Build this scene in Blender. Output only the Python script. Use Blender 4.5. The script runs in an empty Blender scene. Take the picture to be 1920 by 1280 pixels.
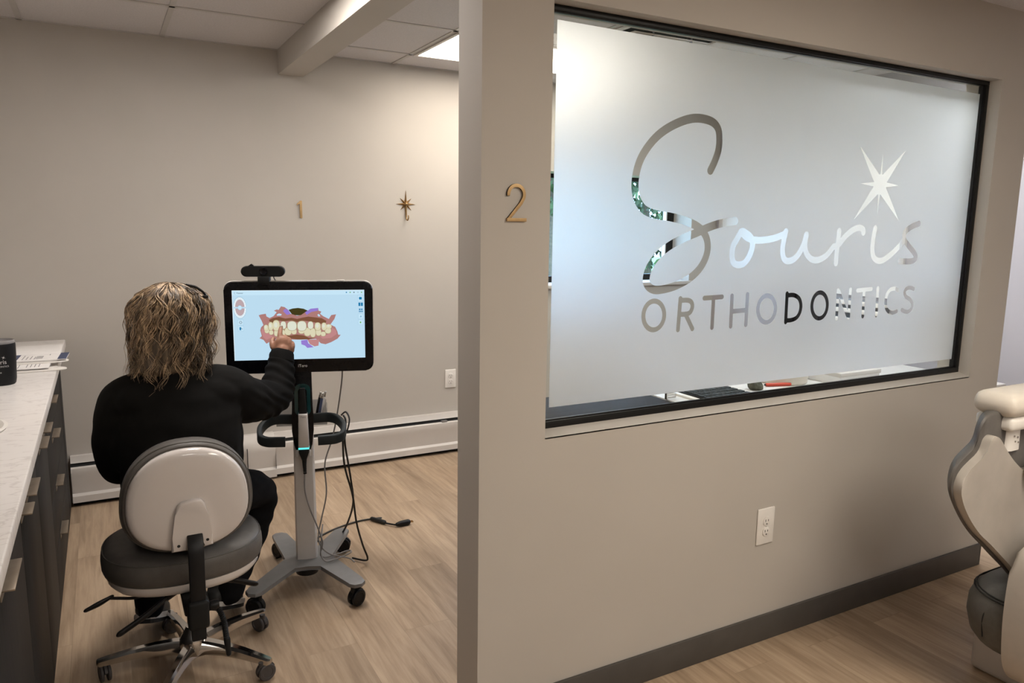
import bpy, bmesh, math, random
import numpy as np
from mathutils import Vector, Matrix, noise as mnoise
random.seed(7)
scene = bpy.context.scene
COL = scene.collection

# ------------------------------------------------------------------ camera, sky, exposure
def camera():
    cd = bpy.data.cameras.new('camera'); co = bpy.data.objects.new('camera', cd); COL.objects.link(co)
    yaw, pitch, roll = 0.501519, 0.156792, -0.0143269
    cy, sy, cp, sp = math.cos(yaw), math.sin(yaw), math.cos(pitch), math.sin(pitch)
    fw = Vector((sy*cp, cy*cp, -sp)); rt = Vector((cy, -sy, 0)); dn = fw.cross(rt)
    c, s = math.cos(roll), math.sin(roll)
    x = c*rt + s*dn; d = -s*rt + c*dn
    m = Matrix((x, -d, -fw)).transposed().to_4x4(); m.translation = (0, 0, 1.5)
    co.matrix_world = m
    cd.sensor_width = 36; cd.lens = 1399.2/1920*36; cd.clip_start = 0.02
    scene.camera = co
camera()
scene.view_settings.view_transform = 'Standard'
scene.view_settings.look = 'None'
scene.view_settings.gamma = 1
scene.view_settings.use_curve_mapping = False
scene.view_settings.exposure = 0.35
scene.cycles.use_denoising = True
scene.cycles.sample_clamp_indirect = 20.0

world = bpy.data.worlds.new('sky'); scene.world = world; world.use_nodes = True
bg = world.node_tree.nodes['Background']
bg.inputs['Color'].default_value = (0.42, 0.64, 1.0, 1); bg.inputs['Strength'].default_value = 8.5

BAY_LIGHT, FRONT_LIGHT, FAR_LIGHT, DESK_FILL, STOOL_LIGHT = 11.5, 17, 9, 50, 46       # brightness of the ceiling panels; the desk one is an added fill

# ------------------------------------------------------------------ materials
def mat(name, col, rough=0.5, metal=0.0, var=0.06, scale=30, bump=0.0, bscale=None, spec=0.5, coat=0.0, emis=None, estr=0.0, trans=0.0, ior=1.45, alpha=1.0, stretch=None):
    m = bpy.data.materials.new(name); m.use_nodes = True
    nt = m.node_tree; b = nt.nodes['Principled BSDF']
    b.inputs['Roughness'].default_value = rough; b.inputs['Metallic'].default_value = metal
    b.inputs['Specular IOR Level'].default_value = spec; b.inputs['IOR'].default_value = ior
    b.inputs['Coat Weight'].default_value = coat; b.inputs['Transmission Weight'].default_value = trans
    b.inputs['Alpha'].default_value = alpha
    tc = nt.nodes.new('ShaderNodeTexCoord'); mp = nt.nodes.new('ShaderNodeMapping')
    nt.links.new(tc.outputs['Object'], mp.inputs['Vector'])
    if stretch: mp.inputs['Scale'].default_value = stretch
    n = nt.nodes.new('ShaderNodeTexNoise'); n.inputs['Scale'].default_value = scale; n.inputs['Detail'].default_value = 4
    nt.links.new(mp.outputs['Vector'], n.inputs['Vector'])
    r = nt.nodes.new('ShaderNodeValToRGB')
    a = [max(0, c*(1-var)) for c in col[:3]]; z = [min(1, c*(1+var)) for c in col[:3]]
    r.color_ramp.elements[0].color = (*a, 1); r.color_ramp.elements[1].color = (*z, 1)
    r.color_ramp.elements[0].position = 0.3; r.color_ramp.elements[1].position = 0.7
    nt.links.new(n.outputs['Fac'], r.inputs['Fac']); nt.links.new(r.outputs['Color'], b.inputs['Base Color'])
    if bump:
        n2 = nt.nodes.new('ShaderNodeTexNoise'); n2.inputs['Scale'].default_value = bscale or scale*4; n2.inputs['Detail'].default_value = 3
        nt.links.new(mp.outputs['Vector'], n2.inputs['Vector'])
        bp = nt.nodes.new('ShaderNodeBump'); bp.inputs['Strength'].default_value = bump; bp.inputs['Distance'].default_value = 0.002
        nt.links.new(n2.outputs['Fac'], bp.inputs['Height']); nt.links.new(bp.outputs['Normal'], b.inputs['Normal'])
    if emis:
        b.inputs['Emission Color'].default_value = (*emis, 1); b.inputs['Emission Strength'].default_value = estr
    return m

def emit(name, col, s):
    m = bpy.data.materials.new(name); m.use_nodes = True; nt = m.node_tree
    nt.nodes.clear(); o = nt.nodes.new('ShaderNodeOutputMaterial'); e = nt.nodes.new('ShaderNodeEmission')
    e.inputs['Color'].default_value = (*col, 1); e.inputs['Strength'].default_value = s
    nt.links.new(e.outputs[0], o.inputs[0]); return m

def clear_glass():
    m = bpy.data.materials.new('clear glass'); m.use_nodes = True; nt = m.node_tree; nt.nodes.clear()
    o = nt.nodes.new('ShaderNodeOutputMaterial'); t = nt.nodes.new('ShaderNodeBsdfTransparent'); g = nt.nodes.new('ShaderNodeBsdfGlossy')
    g.inputs['Roughness'].default_value = 0.0; t.inputs['Color'].default_value = (0.95, 0.97, 0.96, 1)
    f = nt.nodes.new('ShaderNodeFresnel'); f.inputs['IOR'].default_value = 1.3
    x = nt.nodes.new('ShaderNodeMixShader'); ge = nt.nodes.new('ShaderNodeNewGeometry'); sb = nt.nodes.new('ShaderNodeMath'); sb.operation = 'SUBTRACT'; sb.use_clamp = True
    nt.links.new(f.outputs[0], sb.inputs[0]); nt.links.new(ge.outputs['Backfacing'], sb.inputs[1]); nt.links.new(sb.outputs[0], x.inputs[0]); nt.links.new(t.outputs[0], x.inputs[1]); nt.links.new(g.outputs[0], x.inputs[2])
    nt.links.new(x.outputs[0], o.inputs[0]); return m

def frost():
    m = bpy.data.materials.new('frosted film'); m.use_nodes = True; nt = m.node_tree; nt.nodes.clear()
    N = nt.nodes.new; o = N('ShaderNodeOutputMaterial')
    rf = N('ShaderNodeBsdfRefraction'); rf.inputs['Roughness'].default_value = 0.62; rf.inputs['IOR'].default_value = 1.25; rf.inputs['Color'].default_value = (0.97, 0.98, 1, 1)
    tl = N('ShaderNodeBsdfTranslucent'); tl.inputs['Color'].default_value = (0.95, 0.96, 0.97, 1)
    df = N('ShaderNodeBsdfDiffuse'); df.inputs['Color'].default_value = (0.8, 0.8, 0.8, 1)
    tr = N('ShaderNodeBsdfTransparent')
    def mix(f, a, b):
        x = N('ShaderNodeMixShader'); x.inputs[0].default_value = f; nt.links.new(a.outputs[0], x.inputs[1]); nt.links.new(b.outputs[0], x.inputs[2]); return x
    a = mix(0.3, rf, tl); a = mix(0.08, a, df); a = mix(0.02, a, tr)
    nt.links.new(a.outputs[0], o.inputs[0]); return m

def wood_floor():
    m = bpy.data.materials.new('vinyl plank floor'); m.use_nodes = True; nt = m.node_tree; b = nt.nodes['Principled BSDF']; N = nt.nodes.new; lk = nt.links.new
    tc = N('ShaderNodeTexCoord'); mp = N('ShaderNodeMapping'); mp.inputs['Rotation'].default_value = (0, 0, math.pi/2); lk(tc.outputs['Object'], mp.inputs['Vector'])
    br = N('ShaderNodeTexBrick'); br.offset = 0.37; br.inputs['Scale'].default_value = 1; br.inputs['Brick Width'].default_value = 1.22; br.inputs['Row Height'].default_value = 0.18
    br.inputs['Mortar Size'].default_value = 0.0008; br.inputs['Mortar Smooth'].default_value = 0.3; br.inputs['Color1'].default_value = (0, 0, 0, 1); br.inputs['Color2'].default_value = (1, 1, 1, 1); br.inputs['Mortar'].default_value = (0.5, 0.5, 0.5, 1)
    lk(mp.outputs['Vector'], br.inputs['Vector'])
    # per-plank offset of the grain
    off = N('ShaderNodeVectorMath'); off.operation = 'SCALE'; off.inputs[3].default_value = 7.0; lk(br.outputs['Color'], off.inputs[0])
    ad = N('ShaderNodeVectorMath'); lk(mp.outputs['Vector'], ad.inputs[0]); lk(off.outputs[0], ad.inputs[1])
    m2 = N('ShaderNodeMapping'); m2.inputs['Scale'].default_value = (1.6, 22, 1); lk(ad.outputs[0], m2.inputs['Vector'])
    g = N('ShaderNodeTexNoise'); g.inputs['Scale'].default_value = 2.2; g.inputs['Detail'].default_value = 8; g.inputs['Roughness'].default_value = 0.62; g.inputs['Distortion'].default_value = 0.4; lk(m2.outputs[0], g.inputs['Vector'])
    m3 = N('ShaderNodeMapping'); m3.inputs['Scale'].default_value = (0.9, 5, 1); lk(ad.outputs[0], m3.inputs['Vector'])
    g2 = N('ShaderNodeTexNoise'); g2.inputs['Scale'].default_value = 1.6; g2.inputs['Detail'].default_value = 4; lk(m3.outputs[0], g2.inputs['Vector'])
    mx = N('ShaderNodeMix'); mx.data_type = 'FLOAT'; mx.inputs[0].default_value = 0.45; lk(g.outputs['Fac'], mx.inputs[2]); lk(g2.outputs['Fac'], mx.inputs[3])
    r = N('ShaderNodeValToRGB'); e = r.color_ramp.elements
    e[0].position = 0.33; e[0].color = (0.265, 0.185, 0.122, 1); e[1].position = 0.68; e[1].color = (0.53, 0.405, 0.285, 1)
    x = e.new(0.5); x.color = (0.405, 0.295, 0.20, 1)
    lk(mx.outputs[0], r.inputs['Fac'])
    tone = N('ShaderNodeMapRange'); tone.inputs[3].default_value = 0.86; tone.inputs[4].default_value = 1.08; lk(br.outputs['Color'], tone.inputs[0])
    seam = N('ShaderNodeMapRange'); seam.inputs[3].default_value = 1.0; seam.inputs[4].default_value = 0.72; lk(br.outputs['Fac'], seam.inputs[0])
    mu = N('ShaderNodeMath'); mu.operation = 'MULTIPLY'; lk(tone.outputs[0], mu.inputs[0]); lk(seam.outputs[0], mu.inputs[1])
    vs = N('ShaderNodeVectorMath'); vs.operation = 'SCALE'; lk(r.outputs['Color'], vs.inputs[0]); lk(mu.outputs[0], vs.inputs[3])
    lk(vs.outputs[0], b.inputs['Base Color'])
    b.inputs['Roughness'].default_value = 0.42; b.inputs['Specular IOR Level'].default_value = 0.35
    bp = N('ShaderNodeBump'); bp.inputs['Strength'].default_value = 0.12; bp.inputs['Distance'].default_value = 0.002; lk(g.outputs['Fac'], bp.inputs['Height']); lk(bp.outputs[0], b.inputs['Normal'])
    return m

def marble():
    m = bpy.data.materials.new('marble-look laminate'); m.use_nodes = True; nt = m.node_tree; b = nt.nodes['Principled BSDF']; N = nt.nodes.new; lk = nt.links.new
    tc = N('ShaderNodeTexCoord'); mp = N('ShaderNodeMapping'); mp.inputs['Scale'].default_value = (3.0, 9, 1); mp.inputs['Rotation'].default_value = (0, 0, 0.35); lk(tc.outputs['Object'], mp.inputs['Vector'])
    n = N('ShaderNodeTexNoise'); n.inputs['Scale'].default_value = 2.2; n.inputs['Detail'].default_value = 6; n.inputs['Distortion'].default_value = 0.9; lk(mp.outputs[0], n.inputs['Vector'])
    r = N('ShaderNodeValToRGB'); e = r.color_ramp.elements
    e[0].position = 0.475; e[0].color = (0.74, 0.71, 0.69, 1); e[1].position = 0.525; e[1].color = (0.74, 0.71, 0.69, 1)
    x = e.new(0.5); x.color = (0.60, 0.565, 0.545, 1)
    lk(n.outputs['Fac'], r.inputs['Fac']); lk(r.outputs['Color'], b.inputs['Base Color']); b.inputs['Roughness'].default_value = 0.3
    return m

M = {}
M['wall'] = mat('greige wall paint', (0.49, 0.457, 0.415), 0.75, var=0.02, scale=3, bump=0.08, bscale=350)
M['wall_cool_lit'] = mat('wall paint with cool daylight', (0.40, 0.38, 0.395), 0.75, var=0.02, scale=3, bump=0.08, bscale=350)  # same wall paint, with the cool daylight put into the colour
M['tile'] = mat('ceiling tile', (0.60, 0.575, 0.575), 0.9, var=0.07, scale=160, bump=0.3, bscale=260)
M['tbar'] = mat('ceiling grid metal', (0.50, 0.48, 0.46), 0.5, var=0.03)
M['floor'] = wood_floor()
M['base'] = mat('charcoal baseboard', (0.075, 0.068, 0.062), 0.55, var=0.08, scale=12)
M['frame'] = mat('black window frame', (0.008, 0.008, 0.008), 0.45, spec=0.3, var=0.1)
M['glass'] = clear_glass()
M['frost'] = frost()
M['white_enamel'] = mat('white enamel', (0.60, 0.565, 0.53), 0.4, var=0.03, scale=8)
M['slot'] = mat('dark slot', (0.012, 0.012, 0.012), 0.8)
M['white_plastic'] = mat('white plastic', (0.78, 0.75, 0.71), 0.3, var=0.02)
M['shell'] = mat('glossy white shell', (0.66, 0.62, 0.60), 0.16, var=0.02, scale=6, coat=0.4)
M['leather'] = mat('grey leather', (0.10, 0.092, 0.085), 0.48, var=0.08, scale=40, bump=0.25, bscale=420)
M['leather_dark'] = mat('charcoal leather', (0.085, 0.08, 0.072), 0.5, var=0.1, scale=60, bump=0.25, bscale=420)
M['black_plastic'] = mat('black plastic', (0.008, 0.008, 0.009), 0.4, spec=0.3, var=0.1)
M['black_matte'] = mat('matte black plastic', (0.011, 0.0115, 0.012), 0.55, spec=0.25, var=0.1)
M['chrome'] = mat('polished chrome', (0.62, 0.60, 0.58), 0.10, 1.0, var=0.03)
M['caster'] = mat('grey caster rubber', (0.055, 0.05, 0.05), 0.5, var=0.1)
M['brass'] = mat('aged brass', (0.36, 0.235, 0.11), 0.38, 0.85, var=0.12, scale=60)
M['brass_flat'] = mat('brass number face', (0.48, 0.32, 0.15), 0.5, 0.35, var=0.08, scale=60)
M['bronze'] = mat('bronze tab pull', (0.30, 0.245, 0.19), 0.38, 0.6, var=0.1, scale=30)
M['cab'] = mat('charcoal wood laminate', (0.021, 0.020, 0.020), 0.55, spec=0.15, var=0.28, scale=9, stretch=(9, 9, 0.7))
M['counter'] = marble()
M['paper'] = mat('white paper', (0.80, 0.78, 0.77), 0.7, var=0.02)
M['ink'] = mat('grey ink', (0.16, 0.155, 0.17), 0.7)
M['navy'] = mat('navy print', (0.05, 0.065, 0.13), 0.6)
M['tumbler'] = mat('matte black tumbler', (0.008, 0.008, 0.009), 0.45, spec=0.25, var=0.08)
M['lid'] = mat('smoky clear lid', (0.22, 0.21, 0.21), 0.12, var=0.02)
M['engrave'] = mat('silver engraving', (0.55, 0.54, 0.53), 0.5)
M['cart_grey'] = mat('grey painted metal', (0.20, 0.20, 0.205), 0.45, 0.2, var=0.05)
M['cart_white'] = mat('satin white metal', (0.60, 0.575, 0.56), 0.42, var=0.02)
M['cart_black'] = mat('black gloss panel', (0.005, 0.005, 0.007), 0.25, spec=0.25, var=0.1)
M['teal'] = mat('dark teal plastic', (0.010, 0.055, 0.060), 0.2, var=0.1)
M['grip'] = mat('dark slate grip', (0.018, 0.023, 0.026), 0.5, spec=0.3, var=0.08)
M['silver'] = mat('silver plastic', (0.62, 0.59, 0.57), 0.3, 0.1, var=0.03)
M['cyan_glow'] = emit('cyan status light', (0.12, 0.75, 0.72), 1.0)
M['smoke'] = mat('smoky clear plastic', (0.36, 0.35, 0.34), 0.2, alpha=0.55)
M['cord_grey'] = mat('grey cord', (0.22, 0.21, 0.21), 0.5)
M['cord_black'] = mat('black cord', (0.014, 0.014, 0.014), 0.45)
M['logo'] = mat('pale print', (0.75, 0.75, 0.75), 0.5)
M['skin'] = mat('skin', (0.34, 0.17, 0.11), 0.5, var=0.10, scale=60, bump=0.15, bscale=500)
M['jacket'] = mat('black jersey', (0.0062, 0.0058, 0.0056), 0.85, var=0.15, scale=25, bump=0.35, bscale=14, spec=0.12)
M['trouser'] = mat('black trouser cloth', (0.006, 0.006, 0.007), 0.85, var=0.15, scale=25, bump=0.3, bscale=18, spec=0.1)
M['shoe'] = mat('black shoe', (0.012, 0.012, 0.012), 0.6)
M['midsole'] = mat('grey midsole', (0.50, 0.48, 0.46), 0.6)
M['reflect'] = mat('reflective strip', (0.7, 0.7, 0.7), 0.4)
M['mask'] = mat('white face mask', (0.72, 0.68, 0.67), 0.8)
M['glove_orange'] = mat('orange trim', (0.45, 0.12, 0.05), 0.6)
M['steel'] = mat('brushed steel', (0.55, 0.55, 0.55), 0.3, 0.9)
M['blue'] = mat('blue hose', (0.03, 0.085, 0.19), 0.4)
M['cream'] = mat('cream vinyl', (0.66, 0.61, 0.54), 0.45, var=0.03, bump=0.1, bscale=300)
M['dchair'] = mat('off-white moulding', (0.42, 0.385, 0.345), 0.32, var=0.06, scale=14)
M['dchair2'] = mat('off-white base cover', (0.50, 0.46, 0.43), 0.4, var=0.04, scale=14)
M['panel_light'] = emit('light panel', (1.0, 0.905, 0.79), BAY_LIGHT)
M['front_light'] = emit('front light panel', (1.0, 0.90, 0.76), FRONT_LIGHT)
M['far_light'] = emit('far light panel', (1.0, 0.94, 0.875), FAR_LIGHT)
M['stool_light'] = emit('stool bay light panel', (1.0, 0.93, 0.87), STOOL_LIGHT)
M['desk_fill'] = emit('added desk fill panel', (0.96, 0.98, 1.0), DESK_FILL)  # unseen fill added above the desk
M['desk'] = mat('white desk laminate', (0.66, 0.64, 0.62), 0.35, var=0.02)
M['dark_wood'] = mat('dark brown laminate', (0.026, 0.021, 0.018), 0.6, spec=0.12, var=0.15, scale=10, stretch=(1, 8, 1))
M['board'] = mat('white board', (0.86, 0.85, 0.83), 0.35, var=0.01)
M['grey_metal'] = mat('grey metal', (0.32, 0.32, 0.33), 0.35, 0.5)
M['red'] = mat('red marker', (0.55, 0.06, 0.03), 0.4)
M['stone'] = mat('mossy stone', (0.09, 0.09, 0.065), 0.8, var=0.5, scale=40, bump=0.8)
M['bark'] = mat('bark', (0.12, 0.09, 0.06), 0.9, var=0.3)
M['leaf'] = mat('leaves', (0.055, 0.085, 0.03), 0.6, var=0.7, scale=3)
M['lawn'] = mat('grass ground', (0.14, 0.20, 0.08), 0.9, var=0.3)

# ------------------------------------------------------------------ mesh helpers
ROOT = {}
def orig(o):
    while o.parent: o = o.parent
    return Vector(ROOT.get(o.name, (0, 0, 0)))

def finish(name, me, materials, parent=None, smooth=35):
    for m in (materials if isinstance(materials, (list, tuple)) else [materials]): me.materials.append(m)
    if smooth:
        me.shade_smooth(); me.set_sharp_from_angle(angle=math.radians(smooth))
    o = bpy.data.objects.new(name, me); COL.objects.link(o)
    if parent: o.parent = parent
    return o

def obj(name, bm, materials, parent=None, smooth=35, base=None):
    """one mesh object; vertices come in world metres and are moved to the thing's own origin"""
    bmesh.ops.recalc_face_normals(bm, faces=bm.faces)
    L = orig(parent) if parent else Vector(base or (0, 0, 0))
    bmesh.ops.translate(bm, vec=-L, verts=bm.verts)
    me = bpy.data.meshes.new(name); bm.to_mesh(me); bm.free()
    o = finish(name, me, materials, parent, smooth)
    if not parent: o.location = L; ROOT[o.name] = L
    return o

def thing(name, label, cat, loc=(0, 0, 0), group=None):
    o = bpy.data.objects.new(name, None); COL.objects.link(o); o.location = loc; o.empty_display_size = 0.05
    ROOT[o.name] = Vector(loc)
    o['label'] = label; o['category'] = cat
    if group: o['group'] = group
    return o
def tag(o, label, cat, group=None):
    o['label'] = label; o['category'] = cat
    if group: o['group'] = group
    return o
def struct(name, bm, m, parent=None, smooth=35):
    o = obj(name, bm, m, parent, smooth)
    if not parent: o['kind'] = 'structure'
    return o

def B(): return bmesh.new()
def xf(bm, verts, mt):
    if mt is not None: bmesh.ops.transform(bm, matrix=mt, verts=verts)
def box(bm, a, b, bev=0.0, seg=2, mt=None, mi=0):
    v = [bm.verts.new((x, y, z)) for z in (a[2], b[2]) for y in (a[1], b[1]) for x in (a[0], b[0])]
    fs = [bm.faces.new([v[i] for i in q]) for q in ((0, 2, 3, 1), (4, 5, 7, 6), (0, 1, 5, 4), (2, 6, 7, 3), (0, 4, 6, 2), (1, 3, 7, 5))]
    for f in fs: f.material_index = mi
    vs = v
    if bev:
        es = list({e for f in fs for e in f.edges})
        r = bmesh.ops.bevel(bm, geom=es, offset=bev, segments=seg, profile=0.5, affect='EDGES', clamp_overlap=True)
        vs = list({x for f in r['faces'] for x in f.verts} | {x for x in v if x.is_valid})
        for f in r['faces']: f.material_index = mi
    xf(bm, vs, mt); return vs
def rings(bm, rs, closed_ends=True, loop=False, mi=0):
    rv = [[bm.verts.new(p) for p in r] for r in rs]; n = len(rv[0])
    pairs = list(zip(rv[:-1], rv[1:])) + ([(rv[-1], rv[0])] if loop else [])
    for a, b in pairs:
        for i in range(n):
            f = bm.faces.new((a[i], a[(i+1) % n], b[(i+1) % n], b[i])); f.material_index = mi
    if closed_ends and not loop:
        bm.faces.new(list(reversed(rv[0]))).material_index = mi; bm.faces.new(rv[-1]).material_index = mi
    return [v for r in rv for v in r]
def lathe(bm, prof, c, axis='Z', n=32, mt=None, mi=0):
    """profile of (radius, height) spun about an axis through c"""
    rs = []
    for r, h in prof:
        q = []
        for i in range(n):
            a = 2*math.pi*i/n; x, y = max(r, 1e-5)*math.cos(a), max(r, 1e-5)*math.sin(a)
            q.append({'Z': (x, y, h), 'Y': (x, h, -y), 'X': (h, x, y)}[axis])
        rs.append([Vector(p)+Vector(c) for p in q])
    vs = rings(bm, rs, True, mi=mi); xf(bm, vs, mt); return vs
def spline(pts, per=8):
    P = [Vector(p) for p in pts]; out = []
    for i in range(len(P)-1):
        p0, p1, p2, p3 = P[max(i-1, 0)], P[i], P[i+1], P[min(i+2, len(P)-1)]
        for k in range(per):
            t = k/per; out.append(0.5*((2*p1)+(p2-p0)*t+(2*p0-5*p1+4*p2-p3)*t*t+(3*p1-p0-3*p2+p3)*t**3))
    out.append(P[-1]); return out
def tube(bm, pts, rad, n=10, per=8, smooth=True, caps=False, mi=0, sx=1.0):
    P = spline(pts, per) if smooth else [Vector(p) for p in pts]
    if hasattr(rad, '__len__'):
        k = len(rad)-1; R = []
        for i in range(len(P)):
            t = i/(len(P)-1)*k; j = min(int(t), k-1); f = t-j; f = f*f*(3-2*f); R.append(rad[j]*(1-f)+rad[j+1]*f)
    else: R = [rad]*len(P)
    T = [(P[min(i+1, len(P)-1)]-P[max(i-1, 0)]).normalized() for i in range(len(P))]
    u = T[0].orthogonal().normalized(); rs = []
    def ring(p, u, v, r): return [p+(u*math.cos(2*math.pi*k/n)*sx+v*math.sin(2*math.pi*k/n))*r for k in range(n)]
    for i, p in enumerate(P):
        u = (u-T[i]*u.dot(T[i])).normalized(); v = T[i].cross(u)
        if caps and i == 0:
            for a in (80, 55, 28): rs.append(ring(p-T[0]*R[0]*math.sin(math.radians(a)), u, v, R[0]*math.cos(math.radians(a))))
        rs.append(ring(p, u, v, R[i]))
        if caps and i == len(P)-1:
            for a in (28, 55, 80): rs.append(ring(p+T[i]*R[i]*math.sin(math.radians(a)), u, v, R[i]*math.cos(math.radians(a))))
    return rings(bm, rs, True, mi=mi)
def prism(bm, out, h0, h1, fr, bev=0.0, seg=2, mi=0):
    """outline of (a,b) pairs given thickness h0..h1; fr maps (a,b,h) to world"""
    lo = [bm.verts.new(fr(a, b, h0)) for a, b in out]; hi = [bm.verts.new(fr(a, b, h1)) for a, b in out]; n = len(out); fs = []
    for i in range(n): fs.append(bm.faces.new((lo[i], lo[(i+1) % n], hi[(i+1) % n], hi[i])))
    f0 = bm.faces.new(list(reversed(lo))); f1 = bm.faces.new(hi)
    for f in fs+[f0, f1]: f.material_index = mi
    if bev:
        es = list(f0.edges)+list(f1.edges)
        r = bmesh.ops.bevel(bm, geom=es, offset=bev, segments=seg, profile=0.5, affect='EDGES', clamp_overlap=True)
        for f in r['faces']: f.material_index = mi
    if n > 4:
        bmesh.ops.triangulate(bm, faces=[f for f in bm.faces if f.is_valid and len(f.verts) > 4])
def rrect(w, h, r, n=6, cx=0, cy=0):
    out = []
    for sx, sy, a0 in ((1, 1, 0), (-1, 1, 90), (-1, -1, 180), (1, -1, 270)):
        for k in range(n+1):
            a = math.radians(a0+90*k/n); out.append((cx+sx*(w/2-r)+r*math.cos(a), cy+sy*(h/2-r)+r*math.sin(a)))
    return out
def ellipsoid(bm, c, r, rot=None, n=24):
    vs = bmesh.ops.create_uvsphere(bm, u_segments=n, v_segments=n//2, radius=1)['verts']
    m = Matrix.Translation(c) @ (rot.to_4x4() if rot else Matrix()) @ Matrix.Diagonal((*r, 1)); bmesh.ops.transform(bm, matrix=m, verts=vs); return vs
def loft(bm, rs, n=28):
    """(centre, rx, ry) horizontal ellipses stacked into one closed surface"""
    out = []
    for c, rx, ry in rs: out.append([Vector(c)+Vector((rx*math.cos(2*math.pi*k/n), ry*math.sin(2*math.pi*k/n), 0)) for k in range(n)])
    return rings(bm, out)
def remesh(bm, voxel, smooth=6, fac=0.5):
    """fuse overlapping closed volumes into one continuous skin"""
    bmesh.ops.recalc_face_normals(bm, faces=bm.faces)
    me = bpy.data.meshes.new('tmp'); bm.to_mesh(me); bm.free()
    o = bpy.data.objects.new('tmp', me); COL.objects.link(o)
    r = o.modifiers.new('r', 'REMESH'); r.mode = 'VOXEL'; r.voxel_size = voxel; r.adaptivity = 0
    if smooth: s = o.modifiers.new('s', 'SMOOTH'); s.iterations = smooth; s.factor = fac
    dg = bpy.context.evaluated_depsgraph_get(); ev = o.evaluated_get(dg)
    b2 = bmesh.new(); b2.from_mesh(ev.to_mesh()); ev.to_mesh_clear()
    bpy.data.objects.remove(o); bpy.data.meshes.remove(me); return b2
def text_mesh(body, size, mtx, ext=0.0004, align='CENTER'):
    """lettering as a mesh in a bmesh, placed by mtx (x along the line, y up)"""
    c = bpy.data.curves.new('t', 'FONT'); c.body = body; c.size = size; c.extrude = ext; c.align_x = align; c.align_y = 'CENTER'; c.resolution_u = 3
    o = bpy.data.objects.new('t', c); COL.objects.link(o)
    dg = bpy.context.evaluated_depsgraph_get(); ev = o.evaluated_get(dg); bm = bmesh.new(); bm.from_mesh(ev.to_mesh()); ev.to_mesh_clear()
    bpy.data.objects.remove(o); bpy.data.curves.remove(c)
    bmesh.ops.transform(bm, matrix=mtx, verts=bm.verts); return bm
def frame_mtx(o, x, y):
    x = Vector(x).normalized(); y = Vector(y).normalized(); z = x.cross(y); m = Matrix((x, y, z)).transposed().to_4x4(); m.translation = o; return m
# ------------------------------------------------------------------ room shell
YP, YPB, XP0, XP1 = 1.785, 1.927, 0.88, 3.40      # partition: front, back, left end, right end
YB, XL, XR, YF = 4.43, -0.86, 4.24, -3.2          # back wall, left wall, right wall, wall behind the camera
ZC, ZF = 2.43, 2.36                               # ceiling of the bays, ceiling of the front area

bm = B(); box(bm, (XL-0.15, YF-0.15, -0.12), (XR+0.15, YB+0.27, 0)); struct('floor', bm, M['floor'])
bm = B(); box(bm, (XL-0.15, YPB, ZC), (XR+0.15, YB+0.27, ZC+0.1)); ceil = struct('ceiling', bm, M['tile'])
bm = B()
def tb(x0, y0, x1, y1): box(bm, (x0, y0, ZC-0.004), (x1, y1, ZC+0.002))
h = 0.012
for x in (-0.278, 0.34): tb(x-h, YPB+0.01, x+h, YB)
for y in (3.80, 3.19, 2.58, 1.97): tb(XL, y-h, 0.92, y+h)
for x in (1.59, 2.20, 2.81, 3.42, 4.03): tb(x-h, YPB+0.01, x+h, YB)
for y in (4.13, 3.52, 2.91, 2.30): tb(1.06, y-h, XR, y+h)
tb(XL, YB-0.014, 0.92, YB-0.001); tb(1.06, YB-0.014, XR, YB-0.001)
struct('ceiling_grid', bm, M['tbar'], ceil)
bm = B(); box(bm, (XL-0.15, YF-0.15, ZF), (XR+0.15, YPB-0.001, ZF+0.17)); struct('ceiling_front', bm, M['tile'])
bm = B(); box(bm, (0.92, YPB-0.1, 2.30), (1.06, YB, ZC+0.01)); struct('ceiling_beam', bm, M['wall'])

# back wall with a deep window opening
WX0, WX1, WZ0, WZ1 = 2.35, 3.985, 1.075, 1.855
bm = B(); y1 = YB+0.26
box(bm, (XL-0.15, YB, 0), (WX0, y1, ZC)); box(bm, (WX1, YB, 0), (XR+0.15, y1, ZC)); box(bm, (WX0, YB, 0), (WX1, y1, WZ0)); box(bm, (WX0, YB, WZ1), (WX1, y1, ZC))
struct('wall_back', bm, M['wall'])
bm = B(); box(bm, (XL-0.15, YF, 0), (XL, YB, ZC)); struct('wall_left', bm, M['wall'])
bm = B(); box(bm, (XR, YF, 0), (XR+0.15, YB, ZC)); struct('wall_right', bm, M['wall_cool_lit'])
bm = B(); box(bm, (XL-0.15, YF-0.15, 0), (XR+0.15, YF, ZC)); struct('wall_front', bm, M['wall'])

# daylight window
bm = B(); yw = YB+0.205
for a, b in (((WX0, WZ0), (WX1, WZ0+0.05)), ((WX0, WZ1-0.03), (WX1, WZ1)), ((WX0, WZ0+0.05), (WX0+0.06, WZ1-0.03)), ((WX1-0.075, WZ0+0.05), (WX1, WZ1-0.03)), ((3.1, WZ0+0.05), (3.15, WZ1-0.03))):
    box(bm, (a[0], yw, a[1]), (b[0], yw+0.05, b[1]), 0.003)
w1 = struct('window_1', bm, M['frame'])
bm = B()
for x in (WX1-0.085, WX0+0.06): box(bm, (x, yw-0.006, WZ0+0.052), (x+0.01, yw+0.03, WZ1-0.032))
struct('window_bead', bm, M['white_plastic'], w1)
bm = B(); box(bm, (WX0+0.055, yw+0.02, WZ0+0.045), (WX1-0.07, yw+0.024, WZ1-0.025)); struct('window_pane', bm, M['glass'], w1)
bm = B(); box(bm, (WX0-0.03, YB-0.025, WZ0-0.02), (WX1+0.03, YB+0.2, WZ0+0.006), 0.004); struct('window_sill', bm, M['white_enamel'], w1)

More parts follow.
